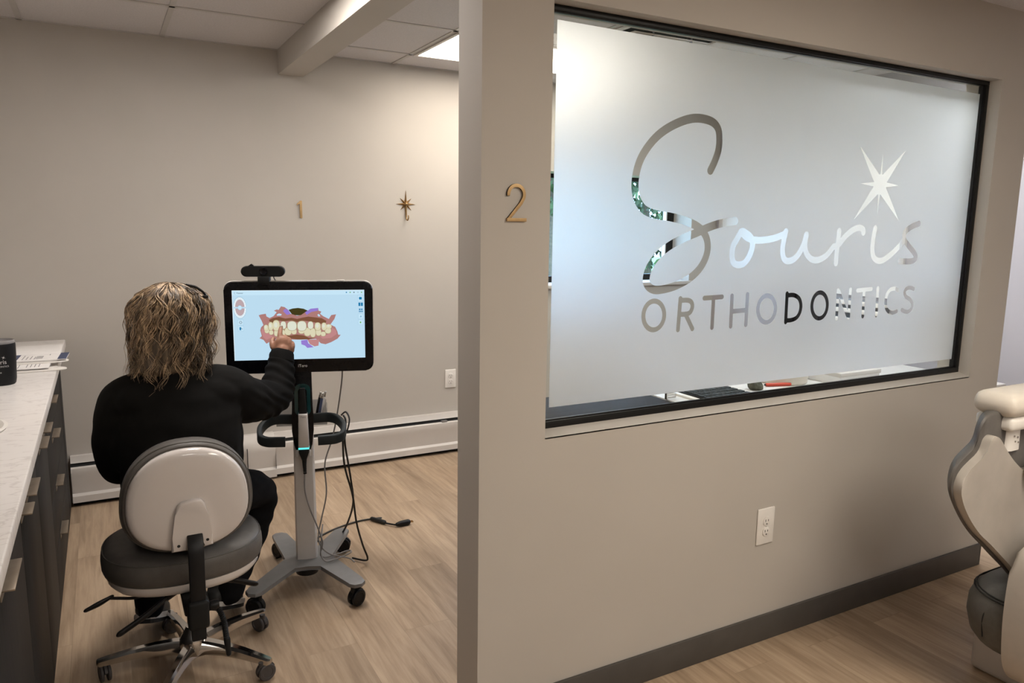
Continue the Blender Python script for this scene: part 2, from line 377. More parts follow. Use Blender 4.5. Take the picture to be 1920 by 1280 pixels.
# partition wall with the frosted window
OX0, OX1, OZ0, OZ1 = 1.092, 3.184, 0.888, 2.092
bm = B()
box(bm, (XP0, YP, 0), (OX0, YPB, ZC)); box(bm, (OX1, YP, 0), (XP1, YPB, ZC)); box(bm, (OX0, YP, 0), (OX1, YPB, OZ0)); box(bm, (OX0, YP, OZ1), (OX1, YPB, ZC))
bmesh.ops.remove_doubles(bm, verts=bm.verts, dist=0.0005)
struct('wall_partition', bm, M['wall'])
bm = B(); box(bm, (XP0-0.0, YP-0.011, 0), (XP1, YP, 0.102), 0.003); box(bm, (XP1, YP-0.011, 0), (XP1+0.011, YPB, 0.102), 0.003); struct('baseboard_partition', bm, M['base'])
YG = 1.853
bm = B(); prism(bm, [(YP, OZ0-.004), (YP, OZ0), (1.834, OZ0+.013), (1.834, OZ0-.004)], OX0, OX1, lambda y, z, h: Vector((h, y, z))); struct('trim_1', bm, M['wall'])
bm = B(); f0, f1 = 1.832, 1.864
def fr(x0, z0, x1, z1): 
    box(bm, (x0, f0, z0), (x1, f1, z1), 0.002)
fb, ft, fs = 0.033, 0.016, 0.020
fr(OX0, OZ0, OX1, OZ0+fb); fr(OX0, OZ1-ft, OX1, OZ1); fr(OX0, OZ0+fb, OX0+0.02, OZ1-ft); fr(OX1-fs, OZ0+fb, OX1, OZ1-ft)
w2 = struct('window_2', bm, M['frame'])
bm = B()
for x0, z0, x1, z1 in ((OX0+.01, OZ0+fb-.004, OX1-.02, OZ0+fb+.004), (OX0+.01, OZ1-ft-.003, OX1-.02, OZ1-ft+.004), (OX1-fs-.005, OZ0+fb, OX1-fs+.002, OZ1-ft)):
    box(bm, (x0, f0+0.008, z0), (x1, f0+0.016, z1), 0.0015)
struct('window_gasket', bm, M['black_plastic'], w2)
bm = B(); box(bm, (OX0+0.01, YG, OZ0+0.02), (OX1-0.01, YG+0.005, OZ1-0.01)); struct('window_glass', bm, M['glass'], w2)
# ------------------------------------------------------------------ frosted film with the cut-out sign
STAR = [(2.4502, 1.7985), (2.575, 1.7004), (2.5804, 1.7026), (2.5843, 1.7768), (2.5919, 1.7019), (2.5945, 1.7012), (2.7186, 1.7967), (2.6215, 1.6732), (2.6961, 1.6638), (2.6196, 1.655), (2.7156, 1.5302), (2.5917, 1.6272), (2.5897, 1.6284), (2.5824, 1.5538), (2.5771, 1.628), (2.5752, 1.6279), (2.4508, 1.5316), (2.5468, 1.6557), (2.4717, 1.664), (2.5477, 1.6716)]
SCRIPT = [([(1.7344, 1.6772), (1.7509, 1.7074), (1.7635, 1.7421), (1.7652, 1.778), (1.7565, 1.8098), (1.7284, 1.8289), (1.6756, 1.8351), (1.6248, 1.8268), (1.5677, 1.8045), (1.5201, 1.7764), (1.4818, 1.7412), (1.4521, 1.6996), (1.4369, 1.6557), (1.4343, 1.6123), (1.4465, 1.5753), (1.4761, 1.5459), (1.5259, 1.5328), (1.5763, 1.5273), (1.6368, 1.5165), (1.6904, 1.4994), (1.7232, 1.4763), (1.7389, 1.4461), (1.738, 1.4089), (1.7156, 1.3685), (1.6751, 1.3354), (1.6239, 1.313), (1.573, 1.3011), (1.5266, 1.2991), (1.4983, 1.3144), (1.492, 1.3393), (1.5058, 1.3749), (1.5371, 1.409), (1.5817, 1.4382), (1.6403, 1.4626), (1.6918, 1.4794), (1.7353, 1.4951), (1.7888, 1.5092), (1.855, 1.5182)], 0.0195), ([(1.8845, 1.4828), (1.8693, 1.4599), (1.8533, 1.4358), (1.8502, 1.4046), (1.8598, 1.3802), (1.8861, 1.3729), (1.9124, 1.381), (1.9334, 1.4075), (1.9423, 1.4391), (1.9322, 1.465), (1.9038, 1.4809), (1.8891, 1.4842), (1.9048, 1.4691), (1.9348, 1.458), (1.9842, 1.4553), (2.0436, 1.4626), (2.0883, 1.4756)], 0.0165), ([(2.0986, 1.4858), (2.0916, 1.4534), (2.089, 1.4173), (2.1023, 1.3882), (2.134, 1.3842), (2.1659, 1.4022), (2.1918, 1.4388), (2.2039, 1.4755), (2.2004, 1.4388), (2.2112, 1.4092), (2.2384, 1.389), (2.2761, 1.3856), (2.3166, 1.401), (2.3521, 1.4333)], 0.016), ([(2.376, 1.4893), (2.374, 1.45), (2.3718, 1.412), (2.3721, 1.3724)], 0.0155), ([(2.3521, 1.4333), (2.3797, 1.4409), (2.4053, 1.4652), (2.4428, 1.4898), (2.4822, 1.5024), (2.508, 1.4965), (2.5119, 1.4849)], 0.0145), ([(2.5785, 1.501), (2.5723, 1.458), (2.5729, 1.4187), (2.5908, 1.387), (2.6328, 1.3786), (2.6861, 1.4022), (2.7325, 1.4342), (2.7611, 1.4584)], 0.0155), ([(2.8431, 1.5222), (2.7927, 1.507), (2.7607, 1.4866), (2.7608, 1.46), (2.7952, 1.4324), (2.8338, 1.4052), (2.8424, 1.3846), (2.8135, 1.3742), (2.7439, 1.3758)], 0.0155)]
CAPS = [[(1.5712, 1.2155), (1.5702, 1.2052), (1.567, 1.1955), (1.562, 1.187), (1.5552, 1.18), (1.5471, 1.1749), (1.5381, 1.1719), (1.5287, 1.1713), (1.5193, 1.173), (1.5104, 1.1769), (1.5025, 1.1828), (1.4959, 1.1904), (1.4909, 1.1994), (1.4879, 1.2092), (1.4869, 1.2194), (1.4879, 1.2295), (1.491, 1.239), (1.4959, 1.2474), (1.5025, 1.2544), (1.5105, 1.2595), (1.5193, 1.2625), (1.5286, 1.2633), (1.538, 1.2618), (1.547, 1.2581), (1.555, 1.2523), (1.5618, 1.2448), (1.5669, 1.2358), (1.5701, 1.2259), (1.5712, 1.2155)], [(1.6355, 1.2675), (1.6315, 1.1656)], [(1.6359, 1.2614), (1.6668, 1.261), (1.6833, 1.2535), (1.6879, 1.2383), (1.681, 1.2221), (1.6653, 1.2159), (1.6353, 1.2159)], [(1.66, 1.2162), (1.6929, 1.1656)], [(1.7384, 1.2653), (1.8169, 1.2667)], [(1.7788, 1.2659), (1.7789, 1.1651)], [(1.8622, 1.2687), (1.864, 1.1648)], [(1.9337, 1.2713), (1.9349, 1.1661)], [(1.8637, 1.2155), (1.9344, 1.2174)], [(2.0739, 1.2152), (2.0731, 1.2047), (2.0702, 1.1948), (2.0653, 1.186), (2.0586, 1.1788), (2.0506, 1.1736), (2.0415, 1.1706), (2.032, 1.1699), (2.0223, 1.1715), (2.0132, 1.1755), (2.0049, 1.1815), (1.998, 1.1892), (1.9927, 1.1983), (1.9893, 1.2084), (1.9879, 1.2188), (1.9887, 1.2291), (1.9916, 1.2388), (1.9964, 1.2474), (2.0029, 1.2545), (2.0108, 1.2598), (2.0197, 1.2629), (2.0292, 1.2638), (2.0388, 1.2623), (2.048, 1.2585), (2.0563, 1.2527), (2.0634, 1.245), (2.0689, 1.2358), (2.0724, 1.2257), (2.0739, 1.2152)], [(2.1271, 1.2679), (2.1301, 1.1656)], [(2.1278, 1.2612), (2.1606, 1.2616), (2.1886, 1.2495), (2.2019, 1.2264), (2.2004, 1.2), (2.1853, 1.1795), (2.1582, 1.1717), (2.1295, 1.1717)], [(2.344, 1.2169), (2.3434, 1.2063), (2.3408, 1.1962), (2.3362, 1.1873), (2.3299, 1.18), (2.3221, 1.1746), (2.3134, 1.1715), (2.3041, 1.1707), (2.2948, 1.1724), (2.2858, 1.1764), (2.2777, 1.1824), (2.2708, 1.1903), (2.2655, 1.1995), (2.2621, 1.2097), (2.2606, 1.2203), (2.2612, 1.2308), (2.2638, 1.2407), (2.2683, 1.2494), (2.2745, 1.2567), (2.2821, 1.2621), (2.2907, 1.2653), (2.2999, 1.2662), (2.3092, 1.2647), (2.3182, 1.2609), (2.3264, 1.255), (2.3334, 1.2472), (2.3388, 1.2379), (2.3424, 1.2277), (2.344, 1.2169)], [(2.3972, 1.2709), (2.4009, 1.1653)], [(2.4009, 1.2685), (2.4637, 1.1702)], [(2.4661, 1.272), (2.4689, 1.1668)], [(2.5072, 1.2676), (2.5872, 1.2708)], [(2.5458, 1.2688), (2.5509, 1.1669)], [(2.6266, 1.2729), (2.6314, 1.1672)], [(2.7505, 1.2627), (2.7289, 1.2683), (2.7061, 1.2657), (2.6888, 1.2532), (2.6816, 1.2322), (2.6826, 1.2076), (2.6917, 1.1891), (2.7103, 1.176), (2.7328, 1.1725), (2.7555, 1.1773)], [(2.851, 1.2631), (2.83, 1.2687), (2.8051, 1.2661), (2.7942, 1.2515), (2.8047, 1.2345), (2.8333, 1.2218), (2.8507, 1.2052), (2.8497, 1.1859), (2.8302, 1.1732), (2.806, 1.1743), (2.7877, 1.1818)]]
def seg_dist(X, Z, pts, d):
    for (x0, z0), (x1, z1) in zip(pts[:-1], pts[1:]):
        vx, vz = x1-x0, z1-z0; L = vx*vx+vz*vz+1e-12
        t = np.clip(((X-x0)*vx+(Z-z0)*vz)/L, 0, 1); np.minimum(d, np.hypot(X-x0-t*vx, Z-z0-t*vz), out=d)
    return d
def contours(F, xs, zs):
    """closed zero contours of a sampled field (marching squares)"""
    S = F < 0; nxt = {}
    def cross(i, j, k, l):
        a, b = F[i, j], F[k, l]; t = a/(a-b); return (xs[i]+(xs[k]-xs[i])*t, zs[j]+(zs[l]-zs[j])*t)
    pos = {}
    mixed = np.argwhere((S[:-1, :-1] != S[1:, :-1]) | (S[:-1, :-1] != S[:-1, 1:]) | (S[:-1, :-1] != S[1:, 1:]))
    for i, j in mixed:
        c = [(i, j), (i+1, j), (i+1, j+1), (i, j+1)]; s = [S[p] for p in c]; ins, outs = [], []
        for k in range(4):
            a, b = c[k], c[(k+1) % 4]
            if s[k] != s[(k+1) % 4]:
                e = (min(a, b), max(a, b)); pos[e] = cross(*e[0], *e[1]); (ins if s[k] else outs).append((k, e))
        for k, e in ins:                                     # leave the inside here, enter it again at the next crossing
            best = min(outs, key=lambda q: (q[0]-k) % 4); nxt[e] = best[1]
    loops, seen = [], set()
    for e in list(nxt):
        if e in seen: continue
        loop, c = [], e
        while c not in seen and c in nxt: seen.add(c); loop.append(pos[c]); c = nxt[c]
        if len(loop) > 8: loops.append(loop)
    return loops
def film():
    step = 0.0022
    sx = [p[0] for l, w in SCRIPT for p in l]+[p[0] for l in CAPS for p in l]; sz = [p[1] for l, w in SCRIPT for p in l]+[p[1] for l in CAPS for p in l]
    xs = np.arange(min(sx)-0.05, max(sx)+0.05, step); zs = np.arange(min(sz)-0.05, max(sz)+0.05, step)
    X, Z = np.meshgrid(xs, zs, indexing='ij'); F = np.full(X.shape, 1.0)
    for k, (pts, w) in enumerate(SCRIPT):
        P = [(p.x, p.y) for p in spline([(x, z, 0) for x, z in pts], 5)]
        F = np.minimum(F, seg_dist(X, Z, P, np.full(X.shape, 9.0))-(0.0135 if k == 0 else 0.0116))
    for pts in CAPS:
        P = [(p.x, p.y) for p in spline([(x, z, 0) for x, z in pts], 3)] if len(pts) > 2 else pts
        F = np.minimum(F, seg_dist(X, Z, P, np.full(X.shape, 9.0))-0.0080)
    loops = contours(F, xs, zs)+[STAR]
    FL = [(1.144, 2.058), (OX1-fs-.006, 2.043), (OX1-fs-.006, 0.955), (1.1445, 0.958)]
    from mathutils.geometry import delaunay_2d_cdt
    pts, edges = [], []
    for lp in [FL]+loops:
        n0 = len(pts); pts += [Vector(p) for p in lp]; edges += [(n0+k, n0+(k+1) % len(lp)) for k in range(len(lp))]
    vs, es, tri = delaunay_2d_cdt(pts, edges, [], 0, 1e-6)[:3]
    ax = np.array([(pts[a].x, pts[a].y, pts[b].x, pts[b].y) for a, b in edges])
    def inside(x, z):                                        # even-odd over the outer edge and every cut-out
        m = (ax[:, 1] > z) != (ax[:, 3] > z); e = ax[m]; return bool(np.sum(x < e[:, 0]+(z-e[:, 1])*(e[:, 2]-e[:, 0])/(e[:, 3]-e[:, 1])) % 2)
    keep = [f for f in tri if inside(sum(vs[k].x for k in f)/3, sum(vs[k].y for k in f)/3)]
    y0, y1 = YG-.0009, YG-.0003
    bm = B(); A = [bm.verts.new((v.x, y0, v.y)) for v in vs]; Bk = [bm.verts.new((v.x, y1, v.y)) for v in vs]; cnt = {}
    for f in keep:
        bm.faces.new([A[k] for k in f]); bm.faces.new([Bk[k] for k in reversed(f)])
        for a, b in zip(f, f[1:]+f[:1]): cnt[(min(a, b), max(a, b))] = cnt.get((min(a, b), max(a, b)), 0)+1
    for (a, b), c in cnt.items():
        if c == 1: bm.faces.new((A[a], A[b], Bk[b], Bk[a]))
    bmesh.ops.delete(bm, geom=[v for v in bm.verts if not v.link_faces], context='VERTS')
    f = obj('frosted_film', bm, M['frost'], None, smooth=0)
    tag(f, 'frosted window film with cut-out script sign and starburst on the black-framed partition window', 'window film')
film()
# ------------------------------------------------------------------ ceiling lamps and vent
def ceiling_light(x0, y0, x1, y1, z, m, label):
    t = thing('ceiling_light', label, 'ceiling light', ((x0+x1)/2, (y0+y1)/2, z), 'flat ceiling light panels')
    bm = B()
    for a, b in (((x0, y0), (x1, y0+.018)), ((x0, y1-.018), (x1, y1)), ((x0, y0+.018), (x0+.018, y1-.018)), ((x1-.018, y0+.018), (x1, y1-.018))): box(bm, (a[0], a[1], z-.012), (b[0], b[1], z-.001))
    obj('trim_frame', bm, M['white_enamel'], t)
    bm = B(); box(bm, (x0+.018, y0+.018, z-.008), (x1-.018, y1-.018, z-.001)); obj('diffuser', bm, m, t)
ceiling_light(1.602, 3.532, 2.798, 4.118, ZC, M['panel_light'], 'lit flat ceiling panel near the back wall, cut by the partition edge')
ceiling_light(1.6, -0.5, 2.2, 0.7, ZF, M['front_light'], 'ceiling panel on the near side of the partition, before the frosted window')
ceiling_light(0.30, -1.9, 0.9, -0.7, ZF, M['far_light'], 'ceiling panel in line with the stool bay, in front of the partition')
ceiling_light(1.30, -2.9, 1.9, -1.7, ZF, M['far_light'], 'added ceiling panel furthest from the partition, softening the dental chair shadow')  # unseen panel added to thin the chair shadow on the partition
ceiling_light(3.10, 1.96, 3.69, 2.27, ZC, M['desk_fill'], 'added unseen fill panel over the desk behind the frosted window')  # fill added out of view to brighten the white board and the film
ceiling_light(.352, 2.592, .66, 3.178, ZC, M['stool_light'], 'ceiling panel beside the beam, above the scanner cart')

def vent(x0, y0, x1, y1):
    t = thing('ceiling_vent', 'square curved-blade air vent in the ceiling behind the frosted window', 'ceiling vent', ((x0+x1)/2, (y0+y1)/2, ZC))
    cx, cy = (x0+x1)/2, (y0+y1)/2
    bm = B(); box(bm, (x0, y0, ZC-.003), (x1, y1, ZC-.0005)); obj('backing', bm, M['slot'], t)
    bm = B()
    for k, (r0, r1, z) in enumerate(((.298, .262, 0.004), (.235, .19, .026), (.16, .115, .04), (.085, .03, .05))):
        for s in range(4):
            a = s*math.pi/2; R = Matrix.Rotation(a, 4, 'Z'); pr = []
            for j in range(6):
                f = j/5; r = r0+(r1-r0)*f; zz = ZC-z-0.012*math.sin(f*math.pi/2); pr.append((r, zz))
            for (ra, za), (rb, zb) in zip(pr[:-1], pr[1:]):
                vs = [R @ Vector(p) for p in ((-ra, -ra, za), (ra, -ra, za), (rb, -rb, zb), (-rb, -rb, zb))]
                bm.faces.new([bm.verts.new((v.x+cx, v.y+cy, v.z)) for v in vs])
    o = obj('blades', bm, M['white_plastic'], t); sd = o.modifiers.new('thick', 'SOLIDIFY'); sd.thickness = 0.003
    for s in (-1, 1):
        bm = B(); box(bm, (cx+s*.12-.006, cy-.23, ZC-.05), (cx+s*.12+.006, cy-.2, ZC-.003)); obj('bracket', bm, M['grey_metal'], t)
vent(2.215, 2.925, 2.795, 3.505)

# ------------------------------------------------------------------ baseboard heater along the back wall
def heater():
    t = thing('baseboard_heater', 'white metal baseboard heater running along the foot of the back wall', 'baseboard heater', (2.0, 4.40, 0))
    x0, x1 = -0.214, XR-0.01
    def prof(pts, a, b, name, m, bev=0.0):
        bm = B(); prism(bm, pts, a, b, lambda y, z, h: Vector((h, y, z)), bev); obj(name, bm, m, t)
    segs = ((x0, 0.578), (0.82, x1))
    for a, b in segs:
        prof([(YB-.002, .262), (YB-.03, .262), (4.392, .238), (4.386, .228), (4.392, .226), (YB-.03, .250), (YB-.002, .250)], a, b, 'top_hood', M['white_enamel'])
        prof([(4.372, .212), (4.362, .205), (4.358, .185), (4.362, .165), (4.366, .07), (4.350, .058), (4.348, .024), (4.360, .022), (4.372, .05)], a, b, 'front_panel', M['white_enamel'])
        prof([(YB-.002, .249), (4.396, .226), (4.378, .2), (4.378, .04), (YB-.002, .04)], a, b, 'heating_core', M['slot'])
    prof([(YB-.002, .266), (YB-.03, .266), (4.372, .236), (4.354, .214), (4.350, .17), (4.358, .07), (4.342, .058), (4.340, .014), (YB-.002, .014)], .578, .82, 'joint_cover', M['white_enamel'])
    bm = B(); box(bm, (.66, 4.338, .016), (.662, 4.37, .2)); obj('seam', bm, M['slot'], t)
    bm = B(); box(bm, (x0, 4.395, 0), (x1, YB-.002, .05)); obj('foot_plinth', bm, M['slot'], t)
    for x in (1.02, 1.9, 2.8, 3.7):
        bm = B(); box(bm, (x-.02, 4.364, .212), (x+.02, 4.40, .219)); obj('damper_clip', bm, M['grey_metal'], t)
heater()

# ------------------------------------------------------------------ outlets, numbers, star hook
def outlet(c, w, h, label):
    x, y, z = c; t = thing('wall_outlet', label, 'outlet', c, 'white duplex outlets')
    bm = B(); box(bm, (x-w/2, y-.0065, z-h/2), (x+w/2, y, z+h/2), .0035, 3); obj('cover_plate', bm, M['white_plastic'], t)
    for s in (-1, 1):
        bm = B(); q = [(max(-.0165, min(.0165, .0178*math.cos(k*math.pi/14))), .0178*math.sin(k*math.pi/14)) for k in range(28)]
        prism(bm, q, 0, .0035, lambda a, b, hh: Vector((x+a, y-.006-hh, z+s*.0195+b)), .0008); r = obj('receptacle', bm, M['white_plastic'], t)
        bm = B()
        for sx, hh in ((-.0064, .0045), (.0064, .0036)): box(bm, (x+sx-.0012, y-.0100, z+s*.0195+.003-hh), (x+sx+.0012, y-.0094, z+s*.0195+.003+hh))
        lathe(bm, [(0, -.0006), (.0026, -.0006), (.0026, 0), (0, 0)], (x, y-.0094, z+s*.0195-.0095), 'Y', 12)
        obj('slot', bm, M['slot'], r, base=None)
    bm = B(); lathe(bm, [(0, -.002), (.003, -.002), (.0032, 0), (0, 0)], (x, y-.0065, z), 'Y', 14); obj('screw', bm, M['white_enamel'], t)
outlet((2.02, YP, .446), .083, .135, 'white duplex wall outlet low on the partition under the frosted window')
outlet((1.967, YB, .484), .077, .122, 'white duplex wall outlet on the back wall above the baseboard heater')

def stroke(pts, w, ext=None, flat=True):
    """a band of constant width along a polyline, as an outline"""
    P = [Vector((a, b)) for a, b in pts]; L, R = [], []
    for i, p in enumerate(P):
        d0 = (P[i]-P[i-1]).normalized() if i else None; d1 = (P[i+1]-P[i]).normalized() if i < len(P)-1 else None
        a, b = d0 or d1, d1 or d0; n0, n1 = Vector((-a.y, a.x)), Vector((-b.y, b.x)); n = (n0+n1).normalized(); k = w/2/max(.35, n.dot(n0))
        L.append(p+n*k); R.append(p-n*k)
    return [tuple(v) for v in L]+[tuple(v) for v in reversed(R)]
def number(name, loc, out, label, m, side, t=.006):
    bm = B(); prism(bm, out, 0, t, lambda a, b, h: Vector((loc[0]+a, loc[1]-.0005-h, loc[2]+b)), .0006, mi=0)
    for f in bm.faces:
        f.normal_update()
        if abs(f.normal.y) < .5: f.material_index = 1
    tag(obj(name, bm, [m, side], None, base=loc), label, 'room number')
two = [(-.0255, .017)]+[(.0245*math.cos(math.radians(a))-.001, .0205+.0245*math.sin(math.radians(a))) for a in range(170, -31, -12)]+[(.014, -.002), (-.006, -.024), (-.0235, -.0435)]
d2 = stroke(two, .0085)
number('room_number', (.984, YP, 1.556), d2, 'brass numeral 2 on the partition left of the frosted window', M['brass_flat'], M['slot'])
bm2 = B(); prism(bm2, [(-.029, -.0505), (.031, -.0505), (.031, -.0415), (-.029, -.0415)], 0, .0062, lambda a, b, h: Vector((.984+a, YP-.0005-h, 1.556+b)), .0005)
o2 = bpy.data.objects['room_number']; obj('foot_bar', bm2, M['brass_flat'], o2)
number('room_number', (1.02, YB, 1.563), [(-.018, .022), (-.018, .031), (.001, .0495), (.011, .0495), (.011, -.0495), (-.003, -.0495), (-.003, .033)], 'brass numeral 1 on the back wall above the monitor', M['brass_flat'], M['brass'])

def star_hook():
    x, y, z = 1.666, YB, 1.608
    t = thing('star_hook', 'aged brass eight-point starburst wall hook on the back wall', 'wall hook', (x, y, z))
    bm = B(); tips = []
    for k in range(8):
        a = math.radians(90-45*k); r = {0: .082, 2: .062, 4: .09, 6: .062}.get(k, .050); tips.append((a, r))
    for a, r in tips:
        d = Vector((math.cos(a), 0, math.sin(a))); n = Vector((-d.z, 0, d.x)); w = .0105
        c = Vector((x, y, z)); v = [bm.verts.new(p) for p in (c-n*w, c+n*w, c+d*r, c+Vector((0, -.013, 0)), c+d*r+Vector((0, -.003, 0)))]
        for q in ((0, 2, 4, 3), (1, 3, 4, 2), (0, 1, 2), (0, 3, 1)): bm.faces.new([v[i] for i in q])
    obj('starburst', bm, M['brass'], t, smooth=20)
    bm = B(); tube(bm, [(x, y-.010, z-.01), (x, y-.010, z-.075), (x, y-.016, z-.094), (x+.002, y-.03, z-.096), (x+.004, y-.036, z-.082), (x+.004, y-.036, z-.07)], [.0045, .004, .0042, .0042, .004, .004], 10, caps=True); obj('hook', bm, M['brass'], t)
    bm = B(); ellipsoid(bm, (x, y-.012, z), (.010, .006, .010), n=14); obj('boss', bm, M['brass'], t)
star_hook()

# ------------------------------------------------------------------ cabinets, counter and what lies on it
XCF = -.222; CT = .89
def tab(y0, y1, z, parent, name='tab_pull'):
    bm = B(); box(bm, (XCF-.004, y0, z-.022), (XCF+.002, y1, z+.002)); box(bm, (XCF+.002, y0, z-.002), (XCF+.026, y1, z+.002), .0008)
    obj(name, bm, M['bronze'], parent)
def cabinet(y0, y1, label, fronts, far=False):
    t = thing('base_cabinet', label, 'cabinet', (XCF, (y0+y1)/2, 0), 'charcoal base cabinets under the marble counter')
    bm = B(); box(bm, (XL+.002, y0, .0), (XCF-.022, y1, CT-.04)); obj('carcass', bm, M['cab'], t)
    for kind, a, b, z0, z1, pulls in fronts:
        bm = B(); box(bm, (XCF-.02, a+.0015, z0+.0015), (XCF, b-.0015, z1-.0015), .001); o = obj(kind, bm, M['cab'], t)
        for p0, p1, pz in pulls: tab(p0, p1, pz, o)
zt = CT-.052
cabinet(.55, 2.150, 'charcoal base cabinet nearest the camera, below the near end of the counter', [('door', .55, 1.35, .012, zt, []), ('door', 1.35, 2.150, .012, zt, [(1.71, 1.87, .757)])])
cabinet(2.152, 3.138, 'two-door charcoal base cabinet in the middle of the counter run', [('door', 2.152, 2.645, .012, zt, [(2.156, 2.245, .757), (2.305, 2.46, .757)]), ('door', 2.645, 3.138, .012, zt, [(2.78, 2.93, .757), (2.985, 3.132, .757)])])
cabinet(3.14, 4.33, 'charcoal four-drawer base cabinet at the back wall end of the counter', [('drawer', 3.14, 4.16, .66, zt, [(3.40, 3.55, .772)]), ('drawer', 3.14, 4.16, .44, .66, [(3.40, 3.55, .63)]), ('drawer', 3.14, 4.16, .235, .44, [(3.40, 3.55, .43)]), ('drawer', 3.14, 4.16, .012, .235, [(3.42, 3.57, .218)]), ('end_panel', 4.162, 4.328, .012, zt, [])])
bm = B(); box(bm, (XL+.002, .5, CT-.038), (-.190, 4.345, CT), .004, 3)
tag(obj('countertop', bm, M['counter'], None, base=(-.5, 2.4, CT-.038)), 'white marble-look countertop over the charcoal base cabinets', 'countertop')

def tumbler():
    x, y = -.352, 3.255
    t = thing('tumbler', 'black insulated tumbler with smoky lid at the left edge of the counter', 'tumbler', (x, y, CT))
    bm = B(); lathe(bm, [(0, 0), (.040, 0), (.0435, .004), (.0465, .02), (.0505, .10), (.0515, .145), (.0505, .152), (0, .152)], (x, y, CT+.0005), n=48); obj('cup_body', bm, M['tumbler'], t)
    bm = B(); lathe(bm, [(.0495, .1525), (.0505, .158), (.049, .163), (.045, .164), (.043, .158), (0, .157)], (x, y, CT), n=48); obj('lid', bm, M['lid'], t)
    # the engraving wraps round the side that faces the room
    def wrap(body, size, z, az, name, tilt=0):
        bm = text_mesh(body, size, Matrix(), .0002)
        for v in bm.verts:
            r = .0505+(z+v.co.y-.10)*.02+.0004+v.co.z; a = az+v.co.x/.0505
            v.co = Vector((x+r*math.sin(a), y-r*math.cos(a), CT+z+v.co.y))
        obj(name, bm, M['engrave'], t, smooth=0)
    az = -.03
    wrap('Souris', .021, .088, az, 'script_print'); wrap('ORTHODONTICS', .0082, .072, az, 'caps_print'); wrap('auna', .010, .051, az-.02, 'name_print')
    bm = B()
    for k in range(4):
        a = math.pi*k/4+.4; d = Vector((math.cos(a), math.sin(a), 0)); n = Vector((-d.y, d.x, 0)); L = .008 if k % 2 else .005
        bm.faces.new([bm.verts.new(q) for q in (d*L, n*.0007, -d*L, -n*.0007)])
    for v in bm.verts:
        a = az+(v.co.x+.017)/.0505; r = .0512; v.co = Vector((x+r*math.sin(a), y-r*math.cos(a), CT+.105+v.co.y))
    obj('star_print', bm, M['engrave'], t, smooth=0)
tumbler()

def leaflet(c, ang, w, d, z, label, lines, block, end):
    """a printed leaflet: paper slab with its printing on top"""
    u = Vector((math.cos(ang), math.sin(ang), 0)); v = Vector((-u.y, u.x, 0)); c = Vector((c[0], c[1], z))
    fr = lambda a, b, h: c+u*a+v*b+Vector((0, 0, h))
    bm = B(); prism(bm, [(-w/2, -d/2), (w/2, -d/2), (w/2, d/2), (-w/2, d/2)], 0, .0035, fr)
    def patch(a0, b0, a1, b1, mi): bm.faces.new([bm.verts.new(fr(a, b, .0039)) for a, b in ((a0, b0), (a1, b0), (a1, b1), (a0, b1))]).material_index = mi
    for a0, b0, b1 in lines: patch(a0, b0, a0+.0028, b1, 1)
    for a0, b0, a1, b1 in block: patch(a0, b0, a1, b1, 2)
    if end: patch(w/2-.032, -d/2, w/2, d/2, 2)
    tag(obj('leaflet', bm, [M['paper'], M['ink'], M['navy']], None, base=tuple(c), smooth=0), label, 'leaflet', 'printed leaflets on the counter')
rr = random.Random(3)
ln = [(-.16+.0062*k, -.07+rr.random()*.03, .06+rr.random()*.02) for k in range(20)]+[(.01+.014*k, -.06, -.01+rr.random()*.06) for k in range(4)]+[(.058+.005*k, -.05, .02) for k in range(5)]+[(.1, .03, .06)]
leaflet((-.325, 3.665), -.05, .34, .165, CT+.024, 'printed leaflet with navy end band on top of the leaflet pile', ln, [(-.032, -.075, -.006, .072)], True)
leaflet((-.34, 3.665), -.05, .30, .16, CT+.0205, 'leaflet hidden but for its navy edge beneath the top leaflet', [], [(-.15, -.08, .15, .08)], False)
ln2 = [(-.10+.014*k, -.07, .06) for k in range(5)]+[(-.012+.012*k, -.07, .07-.05*(k > 1)) for k in range(3)]+[(.04+.014*k, -.06, .06) for k in range(4)]
leaflet((-.335, 3.555), -.02, .24, .17, CT+.0105, 'smaller printed leaflet between two white plastic tongues', ln2, [], False)
def tongue(y, z, x1, label):
    bm = B(); w = .026; out = [(-.52, -w), (x1-.05, -w)]+[(x1-.05+.05*math.sin(math.radians(a)), -w*math.cos(math.radians(a))) for a in range(15, 180, 15)]+[(x1-.05, w), (-.52, w)]
    prism(bm, out, 0, .006, lambda a, b, h: Vector((a, y+b*1.3, z+h)), .0015)
    tag(obj('plastic_tongue', bm, M['white_plastic'], None, base=(-.4, y, z)), label, 'plastic tongue', 'white plastic tongues under the leaflets')
tongue(3.60, CT+.014, -.151, 'white round-ended plastic tongue just under the top leaflet')
tongue(3.485, CT+.0005, -.155, 'white round-ended plastic tongue lying on the countertop')
bm = B(); box(bm, (-.50, 3.545, CT+.0005), (-.24, 3.75, CT+.0135), .001); tag(obj('paper_stack', bm, M['paper'], None, base=(-.4, 3.64, CT)), 'low stack of white paper beneath the top leaflet', 'paper stack')
bm = B(); prism(bm, rrect(.36, .26, .02, 4, -.37, 3.98), 0, .012, lambda a, b, h: Vector((a, b, CT+.0005+h)), .003); tag(obj('folder', bm, M['paper'], None, base=(-.37, 3.96, CT)), 'plain off-white folder behind the leaflets at the counter end', 'folder')

